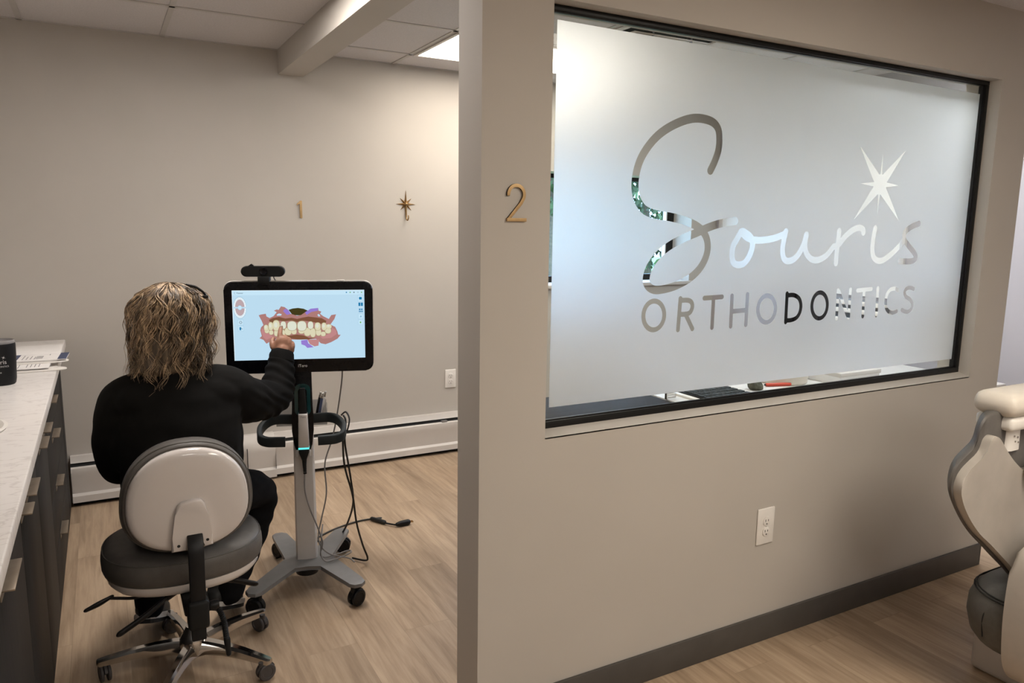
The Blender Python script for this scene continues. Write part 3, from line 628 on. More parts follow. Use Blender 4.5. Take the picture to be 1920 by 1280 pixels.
# sink rim at the left edge of the counter
t = thing('sink', 'round white sink rim at the left edge of the counter', 'sink', (-.45, 2.55, CT))
bm = B(); lathe(bm, [(.178, .0006), (.182, .006), (.172, .008), (.162, .003), (.16, .0008)], (-.455, 2.56, CT), n=48); obj('rim', bm, M['white_plastic'], t)
bm = B(); lathe(bm, [(0, .0008), (.16, .0012), (.16, .0018), (0, .0014)], (-.455, 2.56, CT), n=48); obj('basin', bm, M['white_plastic'], t)

# ------------------------------------------------------------------ seen through the partition window
DZ = .74
t = thing('desk', 'white desk behind the frosted window', 'desk', (3.1, 2.5, 0))
bm = B(); box(bm, (2.16, 2.03, DZ-.03), (3.95, 3.06, DZ), .003); obj('desk_top', bm, M['desk'], t)
for x in (2.2, 3.9):
    bm = B(); box(bm, (x-.02, 2.1, 0), (x+.02, 3.02, DZ-.03), .003); obj('leg', bm, M['grey_metal'], t)
t = thing('side_cabinet', 'dark brown low cabinet left of the white desk behind the window', 'cabinet', (1.7, 2.4, 0))
bm = B(); box(bm, (1.40, 2.05, 0), (2.13, 2.75, DZ-.02)); obj('carcass', bm, M['dark_wood'], t)
bm = B(); box(bm, (1.385, 2.035, DZ-.02), (2.145, 2.765, DZ), .003); obj('cabinet_top', bm, M['dark_wood'], t)
t = thing('acrylic_stand', 'small ribbed clear stand left of the keyboard behind the window', 'stand', (2.18, 2.5, DZ))
for k in range(4):
    bm = B(); tube(bm, [(2.155, 2.5, DZ+.008+.012*k), (2.205, 2.5, DZ+.008+.012*k)], .005, 10, 1, False, True); obj('rib', bm, M['silver'], t)
bm = B(); box(bm, (2.150, 2.494, DZ), (2.157, 2.507, DZ+.05), .002); obj('stand_post', bm, M['chrome'], t)

t = thing('keyboard', 'black keyboard in white tray on the desk behind the window', 'keyboard', (2.42, 2.5, DZ))
bm = B(); box(bm, (2.245, 2.34, DZ), (2.56, 2.64, DZ+.010), .003); obj('tray', bm, M['white_plastic'], t)
bm = B(); box(bm, (2.27, 2.355, DZ+.0095), (2.55, 2.625, DZ+.016), .002); obj('case', bm, M['black_plastic'], t)
for r in range(6):
    for c in range(9):
        bm = B(); x = 2.28+c*.0295; y = 2.367+r*.0425; box(bm, (x, y, DZ+.016), (x+.0235, y+.0335, DZ+.0215), .002, 1); obj('key', bm, M['grip'], t)

def stone():
    bm = B(); bmesh.ops.create_icosphere(bm, subdivisions=3, radius=.03)
    for v in bm.verts:
        v.co *= 1+.35*mnoise.noise(v.co*38); v.co.x *= 1.35; v.co.z = max(v.co.z, -.021); v.co += Vector((2.675, 2.475, DZ+.0215))
    tag(obj('stone', bm, M['stone'], None, base=(2.675, 2.475, DZ), smooth=20), 'rough mossy stone paperweight on the white desk behind the window', 'paperweight')
stone()
t = thing('marker_pen', 'red marker pen on the desk beside the round white box', 'marker', (2.89, 2.53, DZ))
bm = B(); tube(bm, [(2.775, 2.500, DZ+.009), (2.89, 2.462, DZ+.009)], .0085, 12, 1, False, True); obj('barrel', bm, M['red'], t)
bm = B(); tube(bm, [(2.765, 2.503, DZ+.009), (2.776, 2.4997, DZ+.009)], [.004, .0078], 12, 1, False, True); obj('cap_end', bm, M['black_plastic'], t)
t = thing('round_box', 'round cream box with a small printed mark on the desk behind the window', 'box', (2.95, 2.57, DZ))
bm = B(); lathe(bm, [(0, 0), (.118, 0), (.124, .004), (.126, .03), (0, .03)], (2.95, 2.57, DZ), n=48); obj('box_base', bm, M['cream'], t)
bm = B(); lathe(bm, [(0, .030), (.129, .030), (.13, .05), (.126, .056), (0, .057)], (2.95, 2.57, DZ), n=48); obj('lid', bm, M['cream'], t)
bm = B()
for k in range(3):
    for j in range(2): box(bm, (2.955+.014*k, 2.52+.018*j, DZ+.057), (2.964+.014*k, 2.532+.018*j, DZ+.0575))
obj('printed_mark', bm, M['ink'], t)
t = thing('file_box', 'white paper box at the right end of the desk behind the window', 'box', (3.27, 2.49, DZ))
bm = B(); box(bm, (3.12, 2.36, DZ), (3.42, 2.62, DZ+.045), .002); obj('box_body', bm, M['paper'], t)
bm = B(); box(bm, (3.115, 2.355, DZ+.04), (3.425, 2.625, DZ+.06), .002); obj('lid', bm, M['white_enamel'], t)

t = thing('desktop_monitor', 'dark monitor seen from behind on the desk, blurred by the frosted film', 'monitor', (3.06, 2.6, DZ))
bm = B(); box(bm, (2.885, 2.545, .895), (3.235, 2.57, 1.285), .006); obj('monitor_shell', bm, M['cart_black'], t)
bm = B(); box(bm, (2.98, 2.53, 1.0), (3.14, 2.545, 1.18), .006); obj('rear_bulge', bm, M['black_plastic'], t)
bm = B(); rings(bm, [[Vector((3.06+a, y+b, z)) for a, b in rrect(.05, .02, .004, 2)] for y, z in ((2.765, DZ+.011), (2.76, .80), (2.68, .96), (2.585, 1.03), (2.575, 1.06))]); obj('stand_neck', bm, M['black_plastic'], t)
bm = B(); box(bm, (2.98, 2.715, DZ), (3.14, 2.815, DZ+.012), .004); obj('stand_foot', bm, M['black_plastic'], t)

t = thing('whiteboard', 'large white board on the right wall, seen through the cut-out script', 'whiteboard', (XR, 3.6, 1.1))
bm = B(); box(bm, (XR-.018, 2.85, 1.075), (XR-.001, 4.36, 2.12), .003); obj('board_surface', bm, M['board'], t)
for y in (2.822, 4.345):
    bm = B(); box(bm, (XR-.026, y, 1.06), (XR-.001, y+.034, 2.135), .004); obj('edge_rail', bm, M['silver'], t)
t = thing('wall_tray_rack', 'white stacked wall trays below the white board, seen through the lettering', 'wall rack', (XR, 3.2, .9))
for k, z in enumerate((1.035, .985, .925)):
    bm = B(); box(bm, (XR-.12, 2.88, z-.012), (XR-.002, 3.55, z), .002); box(bm, (XR-.122, 2.88, z-.012), (XR-.116, 3.55, z+.016), .002); obj('tray', bm, M['white_plastic'], t)
bm = B(); box(bm, (XR-.012, 2.9, .88), (XR-.001, 3.53, 1.05)); obj('back_panel', bm, M['grey_metal'], t)

# ------------------------------------------------------------------ outdoors, beyond the window
bm = B(); box(bm, (-6, YB+.28, -.5), (30, 40, -.4)); o = obj('lawn', bm, M['lawn']); o['kind'] = 'structure'
def tree(x, y, h, r, label, seed):
    rg = random.Random(seed); t = thing('tree', label, 'tree', (x, y, -.4), 'trees outside the window')
    bm = B(); tube(bm, [(x, y, -.42), (x+.05, y, h*.3), (x-.04, y, h*.75)], [.16, .11, .04], 10); obj('trunk', bm, M['bark'], t)
    bm = B()
    for i in range(2600):
        a, b = rg.uniform(0, 2*math.pi), math.acos(rg.uniform(-1, 1)); q = r*rg.uniform(.45, 1)
        c = Vector((x+q*math.sin(b)*math.cos(a), y+q*math.sin(b)*math.sin(a), h*.62+q*1.15*math.cos(b))); s = rg.uniform(.035, .085)
        n = Vector((rg.gauss(0, 1), rg.gauss(0, 1), rg.gauss(0, 1))).normalized(); u = n.orthogonal().normalized(); v = n.cross(u)
        bm.faces.new([bm.verts.new(p) for p in (c+u*s*1.5, c+v*s*.6, c-u*s*1.5, c-v*s*.6)])
    obj('foliage', bm, M['leaf'], t, smooth=0)
tree(6.3, 10.4, 4.7, 1.15, 'leafy tree seen at the left edge of the frosted window', 1)
tree(8.7, 10.9, 3.0, 1.2, 'leafy tree seen through the large script initial', 2)
GUMS= {'olive': [(0.4151, 0.7187), (0.4451, 0.7372), (0.487, 0.7452), (0.5287, 0.7329), (0.5613, 0.7038), (0.5332, 0.6421), (0.4852, 0.6378), (0.4435, 0.6447)], 'gum': [(0.1912, 0.6463), (0.2087, 0.657), (0.2438, 0.6672), (0.2489, 0.6279), (0.2718, 0.6048), (0.3015, 0.6319), (0.326, 0.6873), (0.3059, 0.7102), (0.3267, 0.7265), (0.3413, 0.7206), (0.3599, 0.7706), (0.3862, 0.7588), (0.4093, 0.7245), (0.4319, 0.6619), (0.4791, 0.6323), (0.5092, 0.6428), (0.5399, 0.6816), (0.5829, 0.7316), (0.6406, 0.7417), (0.643, 0.7017), (0.6641, 0.6898), (0.6544, 0.6558), (0.6783, 0.6208), (0.7205, 0.5794), (0.7398, 0.6362), (0.7769, 0.6466), (0.7636, 0.578), (0.7316, 0.4985), (0.7681, 0.4626), (0.7827, 0.4043), (0.7911, 0.3462), (0.8097, 0.3453), (0.7841, 0.2886), (0.7339, 0.239), (0.6904, 0.21), (0.6538, 0.2258), (0.642, 0.2494), (0.6182, 0.2907), (0.5032, 0.2848), (0.3838, 0.2906), (0.3368, 0.3098), (0.2893, 0.2896), (0.2414, 0.2356), (0.2192, 0.293), (0.1906, 0.3168), (0.2086, 0.3496), (0.1985, 0.4284), (0.2052, 0.4729), (0.2233, 0.5058), (0.2127, 0.562)], 'brown': [(0.2654, 0.577), (0.2952, 0.6041), (0.3424, 0.6195), (0.3892, 0.5955), (0.4369, 0.6053), (0.4783, 0.5871), (0.5145, 0.6029), (0.5629, 0.6185), (0.6172, 0.6055), (0.6656, 0.5925), (0.7017, 0.5513), (0.6887, 0.5001), (0.628, 0.5252), (0.5678, 0.5501), (0.5139, 0.5632), (0.4775, 0.5418), (0.4392, 0.5657), (0.3826, 0.5563), (0.3239, 0.5695), (0.282, 0.526)], 'brown2': [(0.3674, 0.365), (0.4145, 0.3459), (0.4744, 0.3602), (0.5223, 0.3467), (0.5639, 0.3105), (0.6124, 0.3082), (0.5635, 0.2853), (0.4732, 0.2897), (0.3843, 0.3189)], 'purple': [(0.5399, 0.6816), (0.5829, 0.7316), (0.6406, 0.7417), (0.6369, 0.7019), (0.5882, 0.686), (0.5512, 0.6416)], 'lilac': [(0.3917, 0.7362), (0.415, 0.7131), (0.4319, 0.6619), (0.402, 0.6459), (0.3734, 0.7029)], 'purple2': [(0.503, 0.2734), (0.5514, 0.2825), (0.5566, 0.2307), (0.5981, 0.1712), (0.5494, 0.1624), (0.5319, 0.1977), (0.505, 0.2163)], 'rose': [(0.5514, 0.2859), (0.6425, 0.2815), (0.635, 0.1922), (0.6044, 0.1824), (0.5685, 0.2187)], 'rose2': [(0.2108, 0.4615), (0.2392, 0.4267), (0.2902, 0.3346), (0.2425, 0.2918), (0.2198, 0.3266), (0.2068, 0.4057)], 'rose3': [(0.7432, 0.4521), (0.7736, 0.4163), (0.7789, 0.3583), (0.7348, 0.3025), (0.6671, 0.2942), (0.6493, 0.3295), (0.7048, 0.35), (0.7362, 0.3947)], 'hole1': [(0.3254, 0.6537), (0.3433, 0.67), (0.3637, 0.6582), (0.3575, 0.6381), (0.328, 0.6368)], 'hole2': [(0.633, 0.6449), (0.6453, 0.656), (0.6569, 0.6214), (0.6416, 0.6161)]}
UPPER= [(0.2429, 0.4658, 0.0163, 0.0448), (0.2783, 0.4869, 0.0176, 0.0617), (0.3196, 0.4966, 0.0265, 0.0786), (0.3727, 0.5003, 0.0207, 0.0563), (0.4378, 0.4865, 0.0358, 0.0702), (0.5125, 0.4837, 0.0349, 0.0739), (0.579, 0.4927, 0.0212, 0.0569), (0.6333, 0.4735, 0.0232, 0.0595), (0.6821, 0.4716, 0.0196, 0.0574), (0.7189, 0.4703, 0.0215, 0.0344)]
LOWER= [(0.248, 0.4264, 0.0175, 0.0392), (0.2796, 0.397, 0.0164, 0.0337), (0.3206, 0.3896, 0.0206, 0.0506), (0.3618, 0.3878, 0.0225, 0.0508), (0.4067, 0.4085, 0.0267, 0.0566), (0.4513, 0.4066, 0.0209, 0.0431), (0.5084, 0.4156, 0.024, 0.0455), (0.5532, 0.3967, 0.0272, 0.0627), (0.5954, 0.3835, 0.0213, 0.0685), (0.6381, 0.3931, 0.0214, 0.0573), (0.6743, 0.3628, 0.0196, 0.0345), (0.7119, 0.413, 0.0246, 0.046)]
# ------------------------------------------------------------------ scanner cart
CO = Vector((.68, 2.985, 0)); CU = Vector((.9628, -.2700, 0)); CW = Vector((.2700, .9628, 0))
def CP(u, w, z): return CO+CU*u+CW*w+Vector((0, 0, z))
CM = Matrix((CU, CW, Vector((0, 0, 1)))).transposed().to_4x4(); CM.translation = CO
def cbox(bm, a, b, bev=0.0, seg=2, mi=0): return box(bm, a, b, bev, seg, CM, mi)
def caster(parent, c, r, ang, m_hood, m_wheel, stem):
    """twin-wheel caster standing at c on the floor"""
    R = Matrix.Translation(c) @ Matrix.Rotation(ang, 4, 'Z'); w = r*.36
    bm = B(); pts = [(-r*1.0, r*1.05)]+[(r*1.12*math.cos(math.radians(a)), r+r*1.12*math.sin(math.radians(a))) for a in range(170, 5, -15)]+[(r*.7, r*1.05)]
    prism(bm, pts, -r*.16, r*.16, lambda a, b, h: R @ Vector((a, h, b)), .001)
    tube(bm, [R @ Vector((-r*.55, 0, r*1.6)), R @ Vector((-r*.55, 0, stem))], r*.27, 12, 1, False)
    o = obj('caster', bm, m_hood, parent)
    for s in (-1, 1):
        bm = B(); lathe(bm, [(0, s*r*.2), (r*.93, s*r*.2), (r, s*(r*.2+w*.25)), (r, s*(r*.2+w*.75)), (r*.9, s*(r*.2+w)), (r*.62, s*(r*.2+w*1.02)), (r*.58, s*(r*.2+w*.86)), (0, s*(r*.2+w*.86))], (0, 0, r), 'Y', 24, R)
        obj('wheel', bm, m_wheel, o)

def cart():
    from mathutils.geometry import tessellate_polygon
    t = thing('scanner_cart', 'dental scanner cart with touchscreen on white column and black casters', 'scanner cart', CO)
    half = [(.0, -.075), (.052, -.082), (.160, -.262), (.184, -.276), (.212, -.268), (.224, -.245), (.214, -.218), (.092, .012), (.160, .235), (.168, .268), (.156, .292), (.128, .298), (.104, .282), (.032, .105), (.0, .098)]
    out = half+[(-u, w) for u, w in reversed(half[1:-1])]
    bm = B(); prism(bm, list(reversed(out)), .088, .104, lambda a, b, h: CP(a, b, h), .003); obj('base', bm, M['cart_grey'], t)
    bm = B(); lathe(bm, [(0, .062), (.045, .064), (.05, .088), (0, .088)], CP(-.005, -.035, 0), n=28); obj('base_cap', bm, M['black_plastic'], t)
    for u, w, a in ((.190, -.236, .5), (.140, .268, -.4), (-.190, -.236, 2.4), (-.140, .268, 2.0)): caster(t, CP(u, w, 0), .034, a, M['black_matte'], M['black_plastic'], .09)
    bm = B(); col = lambda s, z: [CP(-.007+a*s, .024+b, z) for a, b in [(-.043, -.02), (-.036, -.03), (0, -.034), (.036, -.03), (.043, -.02), (.043, .02), (.036, .028), (-.036, .028), (-.043, .02)]]
    rings(bm, [col(1.0, .104), col(.98, .3), col(.93, .58), col(.93, .72)]); obj('column', bm, M['cart_white'], t)
    bm = B(); prism(bm, [(-.048, .720), (-.049, .66), (-.042, .60), (-.034, .575), (.020, .575), (.029, .60), (.036, .66), (.036, .72), (.034, .76), (.033, .93), (-.045, .93), (-.046, .76)], -.022, .0, lambda a, b, h: CP(a, h, b), .004)
    obj('column_front', bm, M['cart_black'], t)
    bm = B(); cbox(bm, (-.043, .001, .70), (.031, .05, .935), .006); obj('neck', bm, M['black_matte'], t)
    bm = B()
    o_, i_ = rrect(.062, .128, .022, 6, -.004, .790), rrect(.034, .100, .012, 6, -.004, .786); n = len(o_)
    lo = [bm.verts.new(CP(a, -.021, b)) for a, b in o_]; hi = [bm.verts.new(CP(a, -.030, b)) for a, b in o_]; l2 = [bm.verts.new(CP(a, -.021, b)) for a, b in i_]; h2 = [bm.verts.new(CP(a, -.028, b)) for a, b in i_]
    for k in range(n):
        j = (k+1) % n
        for q in ((lo[k], lo[j], hi[j], hi[k]), (hi[k], hi[j], h2[j], h2[k]), (h2[k], h2[j], l2[j], l2[k])): bm.faces.new(q)
    obj('cradle', bm, M['teal'], t)
    for s in (-1, 1):
        bm = B(); lathe(bm, [(0, 0), (.008, 0), (.0085, .02), (.006, .026), (0, .027)], CP(-.007+s*.022, -.022, .555), n=14); obj('cradle_foot', bm, M['cart_white'], t)
    # handle: two flat grips reaching forward from the column
    for s in (-1, 1):
        u0 = -.007+s*.042; P = [(u0, .02, .700), (u0+s*.06, .022, .701), (u0+s*.095, .0, .695), (u0+s*.118, -.045, .678), (u0+s*.115, -.09, .656), (u0+s*.09, -.112, .648), (u0+s*.055, -.116, .646), (u0+s*.02, -.116, .645)]
        S = spline([CP(*p) for p in P], 6); bm = B(); rs = []
        for i, p in enumerate(S):
            T = (S[min(i+1, len(S)-1)]-S[max(i-1, 0)]).normalized(); sd = T.cross(Vector((0, 0, 1))).normalized(); up = sd.cross(T)
            rs.append([p+sd*a+up*b for a, b in rrect(.020, .040, .007, 3)])
        rings(bm, rs); obj('handle', bm, M['grip'], t)
    # clear tray behind the column
    bm = B()
    for a, b in (((-.115, .06, .660), (.088, .165, .664)), ((-.115, .06, .664), (-.111, .165, .73)), ((.084, .06, .664), (.088, .165, .73)), ((-.111, .161, .664), (.084, .165, .745)), ((-.111, .06, .664), (.084, .064, .70))): cbox(bm, a, b, .001)
    obj('tray', bm, M['smoke'], t)
    # touchscreen
    zc, hw = 1.0825, .281
    bm = B(); prism(bm, rrect(.562, .360, .030, 8, -.003, zc), -.028, .016, lambda a, b, h: CP(a, h, b), .007, 3); sc = obj('touchscreen', bm, M['cart_black'], t)
    bm = B(); prism(bm, rrect(.568, .366, .033, 8, -.003, zc), -.006, .012, lambda a, b, h: CP(a, h, b), .003); obj('rear_rim', bm, M['silver'], sc)
    bm = B(); cbox(bm, (-.09, .016, .96), (.08, .05, 1.16), .01); obj('screen_mount', bm, M['black_matte'], sc)
    bm = B(); cbox(bm, (.14, -.012, 1.262), (.17, .004, 1.269), .002); obj('power_button', bm, M['silver'], sc)
    bm = text_mesh('iTero', .016, frame_mtx(CP(.001, -.0286, .929), CU, (0, 0, 1))); obj('maker_mark', bm, M['logo'], sc, smooth=0)
    U0, U1, V0, V1 = -.254, .246, .9562, 1.2305
    def SP(s, v, l): return CP(U0+(U1-U0)*s, -.0283-.00025*l, V0+(V1-V0)*v)
    EM = {}
    def e(name, col, k=1.0):
        if name not in EM: EM[name] = emit('screen '+name, col, k*.79)
        return EM[name]
    mats = [e('sky', (.50, .71, .86)), e('header', (.56, .78, .92)), e('olive', (.055, .045, .012)), e('gum', (.42, .20, .185)), e('brown', (.20, .085, .045)), e('purple', (.30, .20, .62)), e('rose', (.52, .24, .24)),
            e('tooth', (.70, .66, .46)), e('tooth pale', (.72, .74, .62)), e('tooth shade', (.42, .36, .20)), e('blue', (.012, .19, .40)), e('white', (.80, .90, .95)), e('pink', (.50, .38, .40)), e('grey', (.10, .13, .16)), e('green', (.15, .42, .08)), e('line', (.20, .42, .60))]
    bm = B(); lay = [0]
    def poly(pts, mi, l):
        v = [bm.verts.new(SP(a, b, l)) for a, b in pts]
        for q in tessellate_polygon([[Vector((a, b*.55, 0)) for a, b in pts]]): bm.faces.new([v[k] for k in q]).material_index = mi
    def rect(a0, b0, a1, b1, mi, l): poly([(a0, b0), (a1, b0), (a1, b1), (a0, b1)], mi, l)
    asp = (V1-V0)/(U1-U0)
    def ell(cx, cy, rx, ry, mi, l, n=20, sq=2.0):
        q = []
        for k in range(n):
            a = 2*math.pi*k/n; c, s = math.cos(a), math.sin(a); q.append((cx+rx*math.copysign(abs(c)**(2/sq), c), cy+ry*math.copysign(abs(s)**(2/sq), s)))
        poly(q, mi, l)
    rect(0, 0, 1, 1, 0, 0); rect(0, .932, 1, 1, 1, 1); rect(0, .994, 1, 1, 11, 2); rect(0, 0, .004, 1, 11, 2)
    for k, mi, l in (('olive', 2, 1), ('gum', 3, 2), ('rose2', 6, 3), ('rose3', 6, 3), ('rose', 6, 3), ('brown', 4, 3), ('brown2', 4, 3), ('lilac', 5, 3), ('purple', 5, 3), ('purple2', 5, 3), ('hole1', 0, 4), ('hole2', 0, 4)): poly(GUMS[k], mi, l)
    for k, (x, y, rx, ry) in enumerate(LOWER): ell(x, y, rx*1.04, ry*1.04, 9, 5, sq=2.4); ell(x, y, rx*.92, ry*.92, 7, 6, sq=2.4)
    for k, (x, y, rx, ry) in enumerate(UPPER): ell(x, y, rx*1.05, ry*1.03, 9, 7, sq=2.5); ell(x, y, rx*.95, ry*.94, 8 if 3 <= k <= 6 else 7, 8, sq=2.5); ell(x-.003, y+.01, rx*.5, ry*.5, 8, 9)
    # jaw maps, buttons, status marks
    def arch(cx, cy, rx, ry, up, mi, l, n=18): poly([(cx+rx*math.cos(math.pi*k/n), cy+(ry if up else -ry)*math.sin(math.pi*k/n)) for k in range(n+1)], mi, l)
    for up, cy in ((True, .768), (False, .747)):
        arch(.0552, cy, .047, .145, up, 15, 2); arch(.0552, cy, .0455, .140, up, 11, 3); arch(.0552, cy, .034, .105, up, 12, 4)
        for k in range(1, 12):
            a = math.pi*k/12; c, s = math.cos(a), math.sin(a)*(1 if up else -1); poly([(.0552+.0455*c-.0006, cy+.14*s), (.0552+.0455*c+.0006, cy+.14*s), (.0552+.035*c+.0006, cy+.108*s), (.0552+.035*c-.0006, cy+.108*s)], 15, 5)
    ell(.0552, .757, .016, .034, 15, 6); ell(.0552, .757, .015, .031, 1, 7)
    for a0, b0, a1, b1 in ((.036, .511, .0762, .5846), (.036, .4246, .0762, .496), (.950, .5767, .988, .6476), (.950, .489, .988, .5605), (.948, .838, .990, .916)): rect(a0-.001, b0-.002, a1+.001, b1+.002, 15, 2); rect(a0, b0, a1, b1, 1, 3)
    for k in range(8):
        a = math.pi*k/4; ell(.0561+.009*math.cos(a), .548+.016*math.sin(a), .0028, .005, 13, 4, 8)
    rect(.046, .437, .058, .48, 10, 4); poly([(.060, .47), (.0685, .452), (.0665, .447), (.058, .464)], 13, 4)
    rect(.958, .858, .98, .896, 10, 4)
    for a0 in (.953, .972): rect(a0, .764, a0+.0155, .814, 10, 3)
    for a0, b0, b1, w in ((.9565, .704, .725, .012), (.9725, .704, .725, .012), (.9565, .674, .695, .0075), (.9672, .674, .695, .0075), (.9785, .674, .695, .0075)): rect(a0, b0, a0+w, b1, 10, 3)
    poly([(.962, .60), (.972, .63), (.976, .60)], 15, 4); rect(.962, .512, .972, .535, 14, 4)
    for x, mi in ((.8607, 10), (.8899, 14), (.9198, 13), (.9505, 13), (.9788, 14)): ell(x, .9636, .005, .009, mi, 3, 10)
    ell(.9505, .9636, .0035, .0063, 1, 4, 10)
    for (a, b), (c, d) in (((.0233, .981), (.0162, .9636)), ((.0162, .9636), (.0246, .946))): poly([(a, b), (c, d), (c+.0018, d), (a+.0018, b)], 13, 3)
    dp = obj('display', bm, mats, sc, smooth=0)
    bm = text_mesh('Viewer', .0088, frame_mtx(SP(.0585, .962, 4), CU, (0, 0, 1)), 0); obj('screen_title', bm, e('grey', (.10, .13, .16)), dp, smooth=0)
    # leads hanging from the cart
    bm = B(); tube(bm, [CP(.155, .02, .905), CP(.15, .03, .84), CP(.128, .035, .70), CP(.105, .03, .60), CP(.075, .03, .50), CP(.078, .035, .37), CP(.055, .03, .26), CP(.042, .02, .20), CP(.05, .01, .15), CP(.09, -.01, .118), CP(.165, -.05, .112), CP(.185, -.09, .112)], .0032, 8); obj('screen_lead', bm, M['cord_grey'], t)
    bm = B(); tube(bm, [CP(.155, .0, .712), CP(.163, -.015, .69), CP(.158, .0, .60), CP(.17, .02, .50), CP(.18, .03, .42), CP(.188, .06, .32), CP(.17, .16, .20), CP(.13, .27, .08), CP(.06, .36, .012), CP(.02, .42, .006), CP(.10, .52, .006), CP(.22, .60, .006), CP(.33, .62, .006), Vector((1.128, 3.472, .008)), Vector((1.165, 3.405, .010))], .0042, 8)
    pc = obj('power_cord', bm, M['cord_black'], t)
    bm = B(); tube(bm, [(1.118, 3.488, .012), (1.158, 3.418, .012)], .011, 12, 1, False, True); obj('ferrite_bead', bm, M['cord_black'], pc)
    bm = B(); tube(bm, [(1.160, 3.412, .010), (1.198, 3.366, .010), (1.215, 3.36, .012)], .0045, 8); tube(bm, [(1.205, 3.358, .014), (1.225, 3.357, .015), (1.262, 3.36, .015)], [.010, .014, .0145], 12, 3, True, True); obj('plug', bm, M['black_plastic'], pc)
    bm = B()
    for dy in (-.006, .006): box(bm, (1.272, 3.359+dy, .012), (1.289, 3.3605+dy, .018))
    obj('plug_blade', bm, M['brass'], pc)
    bm = B(); tube(bm, [CP(.150, -.02, .69), CP(.150, -.03, .62), CP(.155, -.01, .50), CP(.185, .02, .36), CP(.200, .06, .22), CP(.225, .10, .10), CP(.245, .11, .035), CP(.235, .13, .012), CP(.18, .17, .01)], .0042, 8); obj('data_cord', bm, M['cord_black'], t)
    bm = B(); tube(bm, [CP(.145, -.01, .715), CP(.165, -.008, .728), CP(.178, -.03, .70), CP(.165, -.05, .655), CP(.150, -.04, .66)], .0035, 8); obj('cord_tie', bm, M['cord_black'], t)
cart()

def scanner():
    t = thing('intraoral_scanner', 'silver and black handheld scanner resting in the teal cradle of the cart', 'scanner', CP(-.007, -.03, .58))
    def pr(pts, h0, h1, name, m, bev=.003):
        bm = B(); prism(bm, pts, h0, h1, lambda a, b, h: CP(a, h, b), bev, 3); return obj(name, bm, m, t)
    pr([(-.018, .738), (.012, .738), (.0075, .842), (-.0125, .842)], -.050, -.031, 'scanner_tip', M['black_matte'])
    pr([(-.024, .600), (.018, .600), (.0145, .738), (-.0205, .738)], -.062, -.024, 'scanner_body', M['silver'], .005)
    pr([(-.024, .594), (.018, .594), (.018, .600), (-.024, .600)], -.0625, -.024, 'light_ring', M['cyan_glow'], .001)
    pr([(-.012, .548), (.006, .548), (.017, .580), (.017, .594), (-.023, .594), (-.023, .580)], -.058, -.026, 'scanner_foot', M['black_matte'])
    bm = text_mesh('iTero', .0095, frame_mtx(CP(-.003, -.0625, .727), CU, (0, 0, 1))); obj('maker_mark', bm, M['ink'], t, smooth=0)
    bm = B()
    tube(bm, [CP(-.003, -.042, .552), CP(-.003, -.044, .50)], [.010, .0055], 12, 2)
    for k in range(6): lathe(bm, [(0, -.004), (.0068, -.003), (.0068, .003), (0, .004)], CP(-.002, -.043, .535-.009*k), n=12)
    obj('strain_relief', bm, M['black_matte'], t)
    bm = B(); tube(bm, [CP(-.003, -.044, .50), CP(-.004, -.05, .42), CP(.012, -.05, .345), CP(.04, -.045, .26), CP(.058, -.045, .20), CP(.058, -.04, .17), CP(.05, -.03, .128), CP(.07, -.02, .112), CP(.12, .0, .112), CP(.165, .03, .11), CP(.17, -.0, .112), CP(.11, -.05, .112), CP(.07, -.06, .112), CP(.052, -.045, .14), CP(.055, -.02, .20), CP(.06, .02, .24)], .003, 8); obj('scanner_lead', bm, M['cord_grey'], t)
scanner()

def pen(u, w, lean, m, label):
    t = thing('pen', label, 'pen', CP(u, w, .664), 'pens in the cart tray')
    a, b = CP(u, w, .668), CP(u+lean, w+.01, .782); d = (b-a)
    bm = B(); tube(bm, [a, a+d*.8], .0052, 10, 1, False, True); obj('barrel', bm, m, t)
    bm = B(); tube(bm, [a+d*.8, b], .0046, 10, 1, False, True); obj('cap', bm, M['chrome'], t)
pen(.040, .12, .022, M['black_plastic'], 'leftmost of the three pens in the clear cart tray')
pen(.050, .10, .022, M['navy'], 'dark blue pen, middle one in the clear cart tray')
pen(.060, .125, .022, M['silver'], 'silvery pen, rightmost in the clear cart tray')

def webcam():
    t = thing('webcam', 'black bar-shaped webcam clipped on top of the touchscreen', 'webcam', CP(-.137, -.01, 1.263))
    bm = B(); prism(bm, rrect(.162, .040, .0195, 8, -.137, 1.303), -.030, .012, lambda a, b, h: CP(a, h, b), .004, 3); obj('camera_body', bm, M['black_matte'], t)
    bm = B(); lathe(bm, [(0, 0), (.0125, 0), (.0155, -.003), (.014, -.0055), (.010, -.004), (.006, -.0035), (0, -.003)], (0, 0, 0), 'Y', 28, CM @ Matrix.Translation((-.135, -.030, 1.304))); obj('lens', bm, M['cart_black'], t)
    bm = B(); cbox(bm, (-.157, -.0365, 1.252), (-.113, -.0288, 1.285), .003); cbox(bm, (-.157, -.029, 1.2635), (-.113, .03, 1.285), .003); obj('clip', bm, M['black_matte'], t)
    bm = B(); prism(bm, [(-.195, 1.322), (-.186, 1.328), (-.18, 1.332), (-.174, 1.328), (-.168, 1.322)], -.02, .0, lambda a, b, h: CP(a, h, b)); obj('privacy_shutter', bm, M['black_plastic'], t)
    bm = B(); tube(bm, [CP(-.10, .008, 1.29), CP(-.10, .012, 1.275), CP(-.092, .018, 1.262)], .002, 6); obj('webcam_lead', bm, M['cord_black'], t)
webcam()
